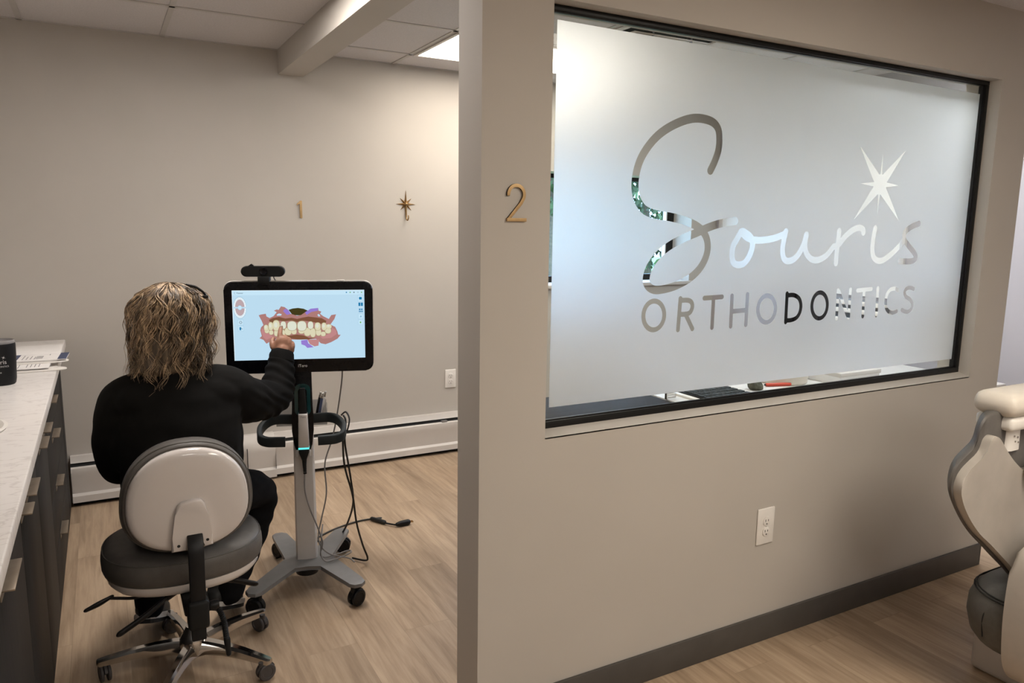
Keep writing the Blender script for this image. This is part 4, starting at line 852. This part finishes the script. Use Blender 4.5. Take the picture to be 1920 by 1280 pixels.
# ------------------------------------------------------------------ operator stool
def stool():
    HX, HY = .190, 2.555
    t = thing('operator_stool', 'grey leather operator stool with white-shelled backrest and chrome five-arm base', 'stool', (HX, HY, 0))
    sup = lambda n, rx, ry, e: [(rx*math.copysign(abs(math.cos(a))**(2/e), math.cos(a)), ry*math.copysign(abs(math.sin(a))**(2/e), math.sin(a))) for a in [2*math.pi*k/n for k in range(n)]]
    SX, SY = .178, 2.565
    def seat(prof, name, m):
        bm = B(); o = sup(56, .244, .215, 2.35)
        rings(bm, [[Vector((SX+x*s, SY+y*s, z+(.010*(y/.215)**2 if z > .46 else 0)*0)) for x, y in o] for s, z in prof]); return obj(name, bm, m, t, smooth=50)
    st = seat([(.80, .386), (.93, .388), (.975, .396), (.995, .41), (1, .43), (.995, .447), (.975, .461), (.945, .470), (.86, .478), (.6, .482), (.2, .483)], 'seat', M['leather'])
    bm = B(); o = sup(72, .244*.972, .215*.972, 2.35); P = [Vector((SX+x, SY+y, .4625)) for x, y in o]; rs = []
    for i, p in enumerate(P):
        T = (P[(i+1) % 72]-P[i-1]).normalized(); s = T.cross(Vector((0, 0, 1))); rs.append([p+s*.0028*math.cos(q*math.pi/3)+Vector((0, 0, .0028*math.sin(q*math.pi/3))) for q in range(6)])
    rings(bm, rs, loop=True); obj('piping', bm, M['leather_dark'], st)
    seat([(.55, .340), (.78, .345), (.89, .356), (.94, .372), (.945, .388), (.5, .389)], 'seat_pan', M['shell'])
    # backrest
    O = Vector((.181, 2.335, .676)); V = Vector((0, -.10, .995)); W = Vector((0, .995, .10))
    fr = lambda a, b, h: O+Vector((a, 0, 0))+V*b+W*h
    def eggy(s, n=64):
        out = []
        for x, y in sup(n, .183, .176, 2.25):
            k = 1+.07*(-y/.176)*(1 if y < 0 else .75); out.append((x*k*s, y*s))
        return out
    def dome(prof, name, m, n=64):
        bm = B(); rings(bm, [[fr(x, y, h) for x, y in eggy(s, n)] for s, h in prof]); return obj(name, bm, m, t, smooth=50)
    pad = dome([(.80, -.006), (.955, -.008), (.985, -.002), (1, .012), (1, .03), (.985, .048), (.95, .06), (.85, .068), (.5, .072), (.1, .073)], 'backrest', M['leather'])
    bm = B(); o = eggy(.992, 80); P = [fr(x, y, .004) for x, y in o]; rs = []
    for i, p in enumerate(P):
        T = (P[(i+1) % 80]-P[i-1]).normalized(); s = T.cross(W); rs.append([p+s*.003*math.cos(q*math.pi/3)+W*.003*math.sin(q*math.pi/3) for q in range(6)])
    rings(bm, rs, loop=True); obj('piping', bm, M['leather_dark'], pad)
    sh = dome([(.90, .0), (.925, -.010), (.915, -.020), (.885, -.028), (.80, -.033), (.55, -.036), (.1, -.037)], 'backrest_shell', M['shell'])
    out = [(-.056, -.148), (-.052, -.10), (-.042, -.03), (-.034, -.004), (-.024, .006), (.012, .012), (.030, .010), (.040, -.002), (.050, -.04), (.058, -.10), (.060, -.142), (.030, -.146), (.030, -.095), (-.012, -.098), (-.012, -.148)]
    bm = B(); prism(bm, out, -.052, -.030, fr, .006, 3); obj('bracket', bm, M['shell'], t)
    bm = B()
    for x, y in ((-.036, -.128), (.044, -.122)): lathe(bm, [(0, -.0008), (.0045, -.0008), (.0045, .002), (0, .002)], fr(x, y, -.052), 'Y', 14)
    obj('screw_hole', bm, M['slot'], t)
    # post and mechanism
    bm = B(); rs = []
    for x, y, z in ((.190, 2.318, .588), (.190, 2.285, .56), (.189, 2.270, .52), (.188, 2.268, .42), (.186, 2.270, .34), (.185, 2.275, .29)):
        rs.append([Vector((x+a, y+b, z)) for a, b in rrect(.044, .016, .004, 2)])
    rings(bm, rs); obj('back_post', bm, M['black_plastic'], t)
    bm = B(); box(bm, (.156, 2.25, .288), (.216, 2.305, .376), .01, 3); box(bm, (.165, 2.262, .248), (.206, 2.293, .292), .004); obj('post_socket', bm, M['black_matte'], t)
    bm = B(); box(bm, (.150, 2.29, .318), (.222, 2.66, .352), .006); box(bm, (.10, 2.46, .325), (.27, 2.64, .356), .006); obj('tilt_mechanism', bm, M['black_matte'], t)
    bm = B(); lathe(bm, [(0, -.012), (.014, -.012), (.016, 0), (.014, .012), (0, .012)], (.236, 2.30, .335), 'X', 16); obj('tension_knob', bm, M['black_plastic'], t)
    def lever(path, rad, pad_path, pad_rad, name):
        bm = B(); tube(bm, path, rad, 10); tube(bm, pad_path, pad_rad, 12, caps=True, sx=.55); obj(name, bm, M['black_plastic'], t)
    lever([(.12, 2.52, .335), (.07, 2.50, .322), (.025, 2.49, .318), (-.02, 2.48, .332), (-.05, 2.475, .342)], .0048, [(-.042, 2.475, .344), (-.075, 2.47, .332), (-.108, 2.465, .322)], [.009, .013, .010], 'seat_lever')
    lever([(.16, 2.50, .318), (.11, 2.48, .30)], .011, [(.12, 2.485, .305), (.055, 2.46, .270), (-.022, 2.44, .236)], [.012, .015, .015], 'tilt_lever')
    lever([(.20, 2.50, .335), (.26, 2.48, .334)], .009, [(.245, 2.485, .334), (.31, 2.47, .322), (.378, 2.46, .298)], [.012, .015, .014], 'height_lever')
    bm = B(); hose = spline([(.222, 2.40, .292), (.252, 2.37, .282), (.266, 2.36, .245), (.270, 2.36, .205), (.273, 2.36, .168)], 14)
    tube(bm, hose, [.0095 if k % 2 else .0068 for k in range(len(hose))], 12, 1, False); tube(bm, [(.273, 2.36, .178), (.276, 2.36, .128)], [.0105, .008], 12, 1, False, True); obj('ribbed_sleeve', bm, M['black_matte'], t)
    bm = B(); lathe(bm, [(0, .11), (.013, .11), (.0145, .235), (0, .235)], (HX, HY, 0), n=24); obj('gas_piston', bm, M['chrome'], t)
    bm = B(); lathe(bm, [(0, .225), (.024, .225), (.026, .24), (.026, .325), (0, .325)], (HX, HY, 0), n=24); obj('piston_sleeve', bm, M['black_matte'], t)
    bm = B(); lathe(bm, [(0, .052), (.034, .052), (.040, .062), (.046, .095), (.040, .118), (.028, .134), (.021, .150), (0, .151)], (HX, HY, 0), n=32); hub = obj('base_hub', bm, M['chrome'], t)
    for deg in (170, 101, 29, -43, 244):
        a = math.radians(deg); d = Vector((math.cos(a), math.sin(a), 0)); n = Vector((-d.y, d.x, 0)); H = Vector((HX, HY, 0)); rs = []
        for r, z, w, h in ((.022, .104, .044, .056), (.06, .106, .040, .044), (.12, .104, .036, .036), (.19, .096, .032, .030), (.25, .085, .029, .025), (.283, .078, .026, .022), (.293, .076, .016, .016)):
            rs.append([H+d*r+n*p+Vector((0, 0, z-h/2+q)) for p, q in [(-w/2, -h/2), (w/2, -h/2), (w/2*.9, h*.2), (w*.28, h/2), (-w*.28, h/2), (-w/2*.9, h*.2)]])
        bm = B(); rings(bm, rs); obj('base_arm', bm, M['chrome'], t, smooth=25)
        caster(t, H+d*.272+Vector((0, 0, 0)), .029, a+random.Random(deg).uniform(1.0, 2.2), M['caster'], M['caster'], .066)
stool()

# ------------------------------------------------------------------ dental chair at the right edge
def dental_chair():
    t = thing('dental_chair', 'grey dental chair with white shell back, cut off by the right edge of the view', 'dental chair', (2.62, 1.1, 0))
    bm = B(); box(bm, (2.56, .55, 0), (3.1, 1.33, .245), .02, 3); obj('base_cover', bm, M['dchair2'], t)
    # seat cushion, a soft block with a stitched top edge
    bm = B(); prof = [(.86, .232), (.93, .236), (.97, .26), (1.0, .315), (.995, .36), (.965, .395), (.91, .417), (.80, .428), (.5, .434), (.1, .436)]
    cx, cy = 2.64, .90
    o = rrect(.72, .74, .15, 8)
    rings(bm, [[Vector((cx+x*s, cy+y*s, z)) for x, y in o] for s, z in prof]); st = obj('seat_cushion', bm, M['leather_dark'], t, smooth=60)
    for dz, s in ((.398, .968), (.405, .955)):
        bm = B(); P = [Vector((cx+x*s, cy+y*s, dz)) for x, y in rrect(.72, .74, .15, 8)]; rs = []; n = len(P)
        for i, p in enumerate(P):
            T = (P[(i+1) % n]-P[i-1]).normalized(); sd = T.cross(Vector((0, 0, 1))); rs.append([p+sd*.0022*math.cos(q*math.pi/3)+Vector((0, 0, .0022*math.sin(q*math.pi/3))) for q in range(6)])
        rings(bm, rs, loop=True); obj('seam', bm, M['slot'], st)
    bm = B(); tube(bm, [(cx-.336, cy+.245, .397), (cx-.352, cy+.262, .34), (cx-.345, cy+.262, .27)], .0022, 6); obj('side_seam', bm, M['slot'], st)
    # backrest
    CX = 2.43; YB0 = 1.15
    half = [(2.425, .440), (2.370, .487), (2.300, .541), (2.235, .590), (2.174, .633), (2.12, .683), (2.082, .728), (2.060, .765), (2.055, .79), (2.062, .815), (2.085, .838), (2.118, .856), (2.150, .872), (2.163, .888), (2.172, .908), (2.184, .920), (2.200, .922)]
    right = lambda pts: [(2*CX-a, b) for a, b in reversed(pts)]
    shell = half+[(2.225, .908), (2.262, .872), (2.31, .832), (2.37, .792)]
    shell = spline([(a, b, 0) for a, b in shell], 3); shell = [(p.x, p.y) for p in shell]
    bm = B(); prism(bm, shell+right(shell), -.012, .014, lambda a, b, h: Vector((a, YB0+h, b)), .004); obj('back_shell', bm, M['dchair'], t, smooth=30)
    cush = [(2.425, .425), (2.36, .478), (2.29, .53), (2.225, .58), (2.164, .626), (2.11, .677), (2.070, .725), (2.044, .765), (2.036, .795), (2.042, .830), (2.062, .855), (2.095, .874), (2.128, .892), (2.142, .912), (2.150, .940), (2.166, .966), (2.19, .978), (2.24, .982), (2.32, .975), (2.43, .972)]
    cush = spline([(a, b, 0) for a, b in cush], 3); cush = [(p.x, p.y) for p in cush[:-1]]; ol = cush+right(cush); cc = Vector((CX, .72, 0))
    bm = B(); rs = []
    for s, h in ((.975, .015), (1.0, .025), (1.005, .05), (.99, .085), (.955, .11), (.88, .125)):
        rs.append([Vector((CX+(a-CX)*s+.80*(h-.015), YB0+.012+.60*(h-.015), .74+(b-.74)*s)) for a, b in ol])
    rings(bm, rs); 
    bmesh.ops.triangulate(bm, faces=[f for f in bm.faces if len(f.verts) > 4]); obj('back_cushion', bm, M['leather'], t, smooth=60)
    # headrest
    bm = B(); vs = box(bm, (2.245, YB0-.03, .965), (2.60, YB0+.10, 1.035), .032, 4); obj('headrest_pillow', bm, M['cream'], t, smooth=60)
    bm = B(); box(bm, (2.262, YB0-.02, .925), (2.58, YB0+.09, .968), .014, 3); obj('headrest_bracket', bm, M['white_plastic'], t, smooth=60)
    bm = B(); rings(bm, [[Vector((2.325+a*s, YB0+.03+b*s, z)) for a, b in rrect(.075, .06, .02, 3)] for z, s in ((.86, 1), (.93, .95))]); pst = obj('headrest_post', bm, M['white_plastic'], t)
    bm = B()
    for x, z in ((2.315, .905), (2.333, .90), (2.322, .888), (2.338, .884)): lathe(bm, [(0, -.002), (.003, -.001), (.003, .001), (0, .001)], (x, YB0-.0005, z), 'Y', 10)
    obj('screw', bm, M['chrome'], pst)
    bm = B(); ellipsoid(bm, (2.405, YB0-.035, .80), (.055, .035, .042)); obj('pivot_cap', bm, M['white_plastic'], t)
    # near-side support arm and a hanging hose
    arm = [(2.30, .640), (2.272, .60), (2.262, .52), (2.262, .44), (2.270, .36), (2.285, .29), (2.32, .235), (2.38, .20), (2.46, .19), (2.52, .24), (2.54, .36), (2.54, .52), (2.50, .62), (2.42, .66), (2.35, .662)]
    arm = [(p.x-.0, p.y) for p in spline([(a, b, 0) for a, b in arm], 3)]
    bm = B(); prism(bm, arm, -.035, .035, lambda a, b, h: Vector((a, 1.06+h, b-.06)), .014, 3); obj('support_arm', bm, M['dchair'], t, smooth=60)
    bm = B(); tube(bm, [(2.30, 1.03, .90), (2.262, 1.0, .83), (2.225, .99, .76), (2.208, .99, .70), (2.206, .99, .655)], .006, 10); ho = obj('hose', bm, M['blue'], t)
    bm = B(); tube(bm, [(2.206, .99, .662), (2.206, .99, .645), (2.207, .99, .632), (2.208, .99, .59)], [.007, .005, .0075, .003], 12, 3); obj('hose_tip', bm, M['steel'], ho)
    bm = B(); tube(bm, [(2.30, 1.02, .245), (2.32, 1.0, .20), (2.38, .98, .165)], .010, 10); obj('foot_strap', bm, M['black_plastic'], t)
dental_chair()
# ------------------------------------------------------------------ person on the stool
def person():
    RS, LS = Vector((.335, 2.625, .945)), Vector((.030, 2.610, .950))
    RE, RW = Vector((.541, 2.838, .852)), Vector((.586, 2.925, .982))
    LE, LW = Vector((.005, 2.665, .715)), Vector((.122, 2.885, .618))
    RK, RA = Vector((.470, 2.850, .468)), Vector((.338, 2.775, .165))
    LK, LA = Vector((.100, 2.950, .480)), Vector((.075, 2.775, .175))
    HC = Vector((.196, 2.668, 1.165)); F = Vector((.55, .835, -.06)).normalized(); S = Vector((F.y, -F.x, 0)).normalized(); U = S.cross(F)
    hp = lambda f, s, u: HC+F*f+S*s+U*u
    HR = Matrix((S, F, U)).transposed()
    # ---- the body, one continuous surface
    bm = B()
    loft(bm, [((.18, 2.53, .51), .13, .08), ((.18, 2.53, .56), .155, .095), ((.18, 2.52, .66), .125, .085), ((.18, 2.54, .78), .135, .09), ((.182, 2.575, .90), .15, .085), ((.183, 2.60, .97), .12, .07), ((.184, 2.615, 1.02), .065, .055), ((.186, 2.63, 1.06), .05, .05), ((.19, 2.65, 1.10), .05, .05)])
    ellipsoid(bm, HC+Vector((0, 0, .012)), (.072, .092, .100), HR)
    ellipsoid(bm, hp(.022, 0, -.055), (.055, .062, .062), HR); ellipsoid(bm, hp(.045, 0, -.088), (.032, .035, .026), HR)
    tube(bm, [hp(.088, 0, .012), hp(.104, 0, -.018), hp(.094, 0, -.032)], [.009, .013, .011], 10, 4, True, True)
    for s in (-1, 1):
        ellipsoid(bm, hp(-.004, s*.074, -.012), (.012, .020, .031), HR); ellipsoid(bm, hp(.078, s*.03, .004), (.017, .012, .010), HR)
        ellipsoid(bm, hp(.066, s*.035, -.028), (.025, .022, .018), HR)
    ellipsoid(bm, hp(.086, 0, -.055), (.024, .010, .007), HR); ellipsoid(bm, hp(.083, 0, -.066), (.021, .010, .007), HR)
    tube(bm, [(.19, 2.60, .96), RS, RS.lerp(RE, .5), RE, RE.lerp(RW, .5), RW], [.055, .05, .038, .032, .030, .026], 14, 6, True, True)
    tube(bm, [(.18, 2.60, .96), LS, LS.lerp(LE, .5), LE, LE.lerp(LW, .5), LW], [.055, .050, .045, .038, .034, .026], 14, 6, True, True)
    tube(bm, [(.245, 2.55, .56), (.36, 2.71, .53), RK, RK.lerp(RA, .45), RA+Vector((0, 0, .03)), RA], [.08, .066, .048, .04, .028, .026], 16, 6, True, True)
    tube(bm, [(.11, 2.55, .56), (.105, 2.75, .535), LK, LK.lerp(LA, .45), LA+Vector((0, 0, .03)), LA], [.08, .066, .048, .04, .028, .026], 16, 6, True, True)
    # right hand: palm, pointing index, three curled fingers, thumb folded along the side
    W = RW
    tube(bm, [W, W+Vector((.004, .004, .02))], [.026, .030], 14, 4, True, True)
    ellipsoid(bm, (.594, 2.929, 1.022), (.037, .016, .036)); ellipsoid(bm, (.606, 2.927, 1.010), (.030, .016, .028)); ellipsoid(bm, (.572, 2.932, 1.012), (.020, .016, .026), None)
    tube(bm, [(.582, 2.931, 1.036), (.5845, 2.938, 1.056), (.590, 2.952, 1.075), (.5965, 2.9640, 1.088)], [.0115, .0105, .0093, .0078], 12, 6, True, True)
    for k, (x, z, l) in enumerate(((.602, 1.043, 1.0), (.616, 1.034, .93), (.6275, 1.018, .78))):
        kn = Vector((x, 2.928-.002*k, z)); d = .01-.002*k
        tube(bm, [Vector((x-.004, 2.925, z-.02)), kn, kn+Vector((.003, .026*l, .006)), kn+Vector((-.001, .033*l, -.016*l)), kn+Vector((-.006, .014*l, -.026*l))], [.012, .0112, .0098, .0092, .008], 12, 6, True, True)
    tube(bm, [(.574, 2.930, 1.0), (.559, 2.936, 1.014), (.556, 2.948, 1.032), (.564, 2.958, 1.044)], [.013, .0125, .0105, .0088], 12, 6, True, True)
    # left hand resting in the lap
    ellipsoid(bm, LW+Vector((.012, .05, -.012)), (.038, .045, .016))
    for k in range(4):
        p = LW+Vector((-.018+.018*k, .085, -.012)); tube(bm, [p-Vector((0, .02, 0)), p+Vector((.002, .025, .002)), p+Vector((.003, .045, -.014)), p+Vector((.003, .052, -.03))], [.010, .009, .0085, .007], 10, 4, True, True)
    tube(bm, [LW+Vector((.035, .03, -.01)), LW+Vector((.058, .055, -.012)), LW+Vector((.062, .082, -.02))], [.012, .010, .0085], 10, 4, True, True)
    b2 = remesh(bm, .0036, 4, .5)
    body = obj('person', b2, M['skin'], None, smooth=180, base=(.18, 2.53, 0))
    tag(body, 'person in black jacket seated on the grey stool, pointing at the touchscreen', 'person')
    # eyes
    for s in (-1, 1):
        bm = B(); ellipsoid(bm, hp(.083, s*.031, .004), (.0115, .0075, .0055), HR, 14); obj('eye', bm, M['white_plastic'], body)
    # fingernail of the pointing finger
    bm = B(); ellipsoid(bm, (.5945, 2.9592, 1.0895), (.0052, .0035, .0065), Matrix.Rotation(.5, 3, 'X'), 12); obj('fingernail', bm, M['cream'], body)
    # ---- jacket
    bm = B()
    loft(bm, [((.182, 2.525, .535), .172, .118), ((.182, 2.520, .60), .180, .122), ((.184, 2.522, .69), .178, .120), ((.186, 2.540, .78), .180, .122), ((.188, 2.565, .87), .186, .118), ((.187, 2.585, .94), .172, .108), ((.187, 2.60, .985), .135, .092), ((.187, 2.612, 1.015), .090, .075), ((.187, 2.622, 1.04), .066, .064)])
    tube(bm, [(.24, 2.60, .945), RS+Vector((0, 0, -.012)), (.405, 2.70, .875), (.475, 2.775, .850), RE, (.570, 2.892, .918), RW], [.078, .084, .086, .074, .066, .057, .044], 18, 8, True, True)
    tube(bm, [(.14, 2.60, .945), LS+Vector((.012, 0, -.018)), (.005, 2.62, .85), LE, LE.lerp(LW, .5), LW], [.078, .076, .068, .066, .055, .042], 18, 8, True, True)
    ellipsoid(bm, (.095, 2.575, .93), (.10, .085, .07)); ellipsoid(bm, (.28, 2.585, .93), (.10, .085, .07))
    ellipsoid(bm, (.04, 2.60, .80), (.065, .09, .12)); ellipsoid(bm, (.335, 2.60, .76), (.05, .08, .16))
    b2 = remesh(bm, .006, 10, .5)
    b2.normal_update()
    for v in b2.verts:
        n1 = mnoise.noise(Vector((v.co.x*9, v.co.y*9, v.co.z*16))); fold = math.sin((v.co.x+v.co.z*1.7+v.co.y*.6)*85+n1*4)
        k = max(0, min(1, (v.co.x-.40)/.08)); v.co += v.normal*(.005*n1+.0028*fold*k)
    obj('jacket', b2, M['jacket'], body, smooth=180)
    bm = B(); rs = []; d = (RW-Vector((.576, 2.892, .918))).normalized(); a = d.orthogonal().normalized(); b = d.cross(a)
    for h, r in ((-.034, .041), (-.028, .0475), (.004, .0465), (.012, .044), (.012, .036)): rs.append([RW+d*(h-.002)+(a*math.cos(2*math.pi*k/28)+b*math.sin(2*math.pi*k/28))*r for k in range(28)])
    rings(bm, rs); obj('cuff', bm, M['jacket'], body)
    bm = B(); lathe(bm, [(.050, 0), (.068, -.004), (.072, .012), (.066, .032), (.060, .036), (.055, .030)], (.187, 2.626, 1.028), n=32); obj('collar', bm, M['jacket'], body)
    # ---- trousers
    bm = B()
    ellipsoid(bm, (.18, 2.53, .555), (.185, .135, .072))
    tube(bm, [(.245, 2.55, .557), (.36, 2.71, .535), RK, (.425, 2.83, .31), RA+Vector((-.006, -.012, -.022))], [.092, .084, .066, .060, .052], 18, 8, True, True)
    tube(bm, [(.11, 2.55, .557), (.105, 2.75, .540), LK, (.09, 2.87, .31), LA+Vector((-.004, -.012, -.022))], [.092, .084, .066, .058, .050], 18, 8, True, True)
    b2 = remesh(bm, .006, 6, .5); b2.normal_update()
    for v in b2.verts: v.co += v.normal*(.004*mnoise.noise(v.co*14)+.002*math.sin(v.co.z*90+v.co.y*40+3*mnoise.noise(v.co*9)))
    tr = obj('trousers', b2, M['trouser'], body, smooth=180)
    bm = B(); P = spline([(.478, 2.800, .527), (.494, 2.793, .512), (.506, 2.790, .488)], 4)
    for q, w in zip(P[:-1], P[1:]): pass
    tube(bm, P, .0022, 6, 1, False); obj('reflective_piping', bm, M['reflect'], tr)
    # ---- shoes
    def shoe(heel, toe, side):
        d = (toe-heel); L = d.length; d.normalize(); s = d.cross(Vector((0, 0, 1))).normalized(); u = s.cross(d)
        q = lambda f, a, h: heel+d*f*L+s*a+u*h
        bm = B()
        tube(bm, [q(.08, 0, .045), q(.35, 0, .055), q(.65, 0, .040), q(.93, 0, .026)], [.036, .040, .040, .026], 16, 6, True, True)
        tube(bm, [q(.14, 0, .05), q(.14, 0, .10)], [.036, .038], 16, 4, True, True)
        b2 = remesh(bm, .004, 5); o = obj('shoe', b2, M['shoe'], body, smooth=180)
        def sole(z0, z1, k, name, m):
            out = [(.0, -.024), (.04, -.033), (.2, -.036), (.45, -.034), (.7, -.044), (.88, -.038), (1.0, -.016)]; out = out+[(f, -a) for f, a in reversed(out)]
            bm = B(); prism(bm, out, z0, z1, lambda f, a, h: q(f, a*k, h), .003); obj(name, bm, m, o)
        sole(-.006, .008, 1.0, 'outsole', M['shoe']); sole(.008, .026, 1.05, 'midsole', M['midsole'])
    shoe(Vector((.268, 2.725, .105)), Vector((.380, 2.905, .012)), 1)
    shoe(Vector((.045, 2.725, .112)), Vector((.120, 2.925, .012)), -1)
    # ---- face mask with ear loop
    bm = B(); ellipsoid(bm, hp(.040, 0, -.060), (.071, .068, .052), HR); obj('face_mask', bm, M['mask'], body)
    bm = B(); tube(bm, [hp(.03, .062, -.035), hp(0, .076, -.015), hp(-.018, .082, -.01), hp(-.005, .078, -.04), hp(.03, .062, -.08)], .0014, 6); obj('ear_loop', bm, M['mask'], body)
    # ---- hair: a cap and many wavy locks
    hm = hair_material()
    bm = B(); C0 = HC-F*.022; n = 30; rs = []
    for z, r, off in ((1.288, .02, 0), (1.28, .058, 0), (1.262, .088, 0), (1.23, .108, 0), (1.18, .112, .010), (1.13, .096, .030), (1.07, .088, .042), (1.02, .084, .045), (.995, .065, .045)):
        rs.append([Vector((C0.x+r*math.cos(2*math.pi*k/n), C0.y+r*math.sin(2*math.pi*k/n)*.98, z))-F*off for k in range(n)])
    rings(bm, rs); b2 = remesh(bm, .006, 4); hair = obj('hair', b2, hair_material(.5), body, smooth=180)
    cu = bpy.data.curves.new('locks', 'CURVE'); [cu.materials.append(hm) for _ in range(3)]; cu.dimensions = '3D'; cu.bevel_depth = .0017; cu.bevel_resolution = 0; cu.use_fill_caps = True
    rg = random.Random(11); off = orig(body)
    for c in range(330):
        az0 = rg.uniform(-math.pi, math.pi); aa = abs(az0)
        if aa < .80 and rg.random() < .88: continue
        lay = rg.random()**.8; R = .100+.027*lay; Rz = .113+.016*lay
        zend = (.966 if aa > 1.75 else .995)+rg.uniform(-.006, .09)*(1 if rg.random() < .5 else .25)
        if aa < 1.45: zend = rg.uniform(1.085, 1.16)
        th0 = math.radians(rg.uniform(3, 58) if rg.random() < .62 else rg.uniform(2, 16)); ph = rg.uniform(0, 6.28); fq = rg.uniform(48, 95); am = rg.uniform(.003, .0085)*(.5+.6*lay); tw = rg.gauss(0, .30); flick = rg.gauss(.004, .024)*(1 if lay > .4 else .4); sw = rg.uniform(.05, .13)
        shade = 2 if rg.random() < .25+.45*(lay > .55) else (1 if rg.random() < .55 else 0)
        for q in range(8):
            d_az = rg.gauss(0, .040); d_r = rg.gauss(0, .0032); d_ph = rg.gauss(0, .25); ze = zend+rg.gauss(0, .012); N_ = 30; pts = []
            stray = 1.9 if rg.random() < .06 else 1.0
            t0 = min(1.2, max(.03, th0+rg.gauss(0, .04))); arc = math.radians(97)-t0; tot = arc*R+max(0, HC.z-.012-ze)
            for k in range(N_):
                sd = tot*k/(N_-1); f = k/(N_-1)
                if sd < arc*R: th = t0+sd/R; r_ = R*math.sin(th); zz = HC.z+Rz*math.cos(th)+.003
                else: e = sd-arc*R; r_ = R*(.992-.95*min(e, .2)*(1.0-.5*lay))+flick*stray*(e/.2)**1.5; zz = HC.z-.0125-e
                g = min(1, k/7); a2 = az0+d_az*(.3+.7*g)*stray+tw*f+sw*math.sin(sd*fq+ph+d_ph)*g
                r_ += d_r*g*stray+am*math.sin(sd*fq+ph+d_ph+1.3)*g
                dv = F*math.cos(a2)+S*math.sin(a2); dv.z = 0; dv.normalize(); p = C0+dv*r_*1.02; p.z = zz
                pts.append(p-off)
            sp = cu.splines.new('POLY'); sp.points.add(N_-1); w0 = rg.uniform(.5, 1.1); sp.material_index = shade
            for k, p in enumerate(pts): sp.points[k].co = (*p, 1); sp.points[k].radius = w0*(1-.8*(k/(N_-1))**2.5)
    o = bpy.data.objects.new('locks', cu); COL.objects.link(o)
    dg = bpy.context.evaluated_depsgraph_get(); me = bpy.data.meshes.new_from_object(o.evaluated_get(dg)); bpy.data.objects.remove(o); bpy.data.curves.remove(cu)
    for k, g in enumerate((.45, 1.0, 2.0)): me.materials[k] = hair_material(g)
    lk = finish('locks', me, [], hair, 180)
    # dark hair clip near the crown
    bm = B(); tube(bm, [(.232, 2.60, 1.292), (.258, 2.60, 1.283), (.280, 2.61, 1.266), (.290, 2.62, 1.252)], [.003, .004, .004, .003], 10, caps=True); box(bm, (.279, 2.605, 1.245), (.296, 2.63, 1.254), .002); obj('hair_clip', bm, M['black_plastic'], body)

def hair_material(g=1.0):
    m = bpy.data.materials.new('streaked blonde hair'); m.use_nodes = True; nt = m.node_tree; b = nt.nodes['Principled BSDF']; N = nt.nodes.new; lk = nt.links.new
    tc = N('ShaderNodeTexCoord'); mp = N('ShaderNodeMapping'); mp.inputs['Scale'].default_value = (1, 1, .22); lk(tc.outputs['Object'], mp.inputs['Vector'])
    n = N('ShaderNodeTexNoise'); n.inputs['Scale'].default_value = 95; n.inputs['Detail'].default_value = 3; lk(mp.outputs[0], n.inputs['Vector'])
    n2 = N('ShaderNodeTexNoise'); n2.inputs['Scale'].default_value = 26; lk(mp.outputs[0], n2.inputs['Vector'])
    mx = N('ShaderNodeMix'); mx.data_type = 'FLOAT'; mx.inputs[0].default_value = .4; lk(n.outputs['Fac'], mx.inputs[2]); lk(n2.outputs['Fac'], mx.inputs[3])
    r = N('ShaderNodeValToRGB'); e = r.color_ramp.elements; e[0].position = .38; e[0].color = (.075*g, .053*g, .037*g, 1); e[1].position = .64; e[1].color = (.34*g, .245*g, .15*g, 1); x = e.new(.5); x.color = (.16*g, .112*g, .07*g, 1)
    lk(mx.outputs[0], r.inputs['Fac']); lk(r.outputs['Color'], b.inputs['Base Color']); b.inputs['Roughness'].default_value = .42; b.inputs['Specular IOR Level'].default_value = .4
    return m
person()
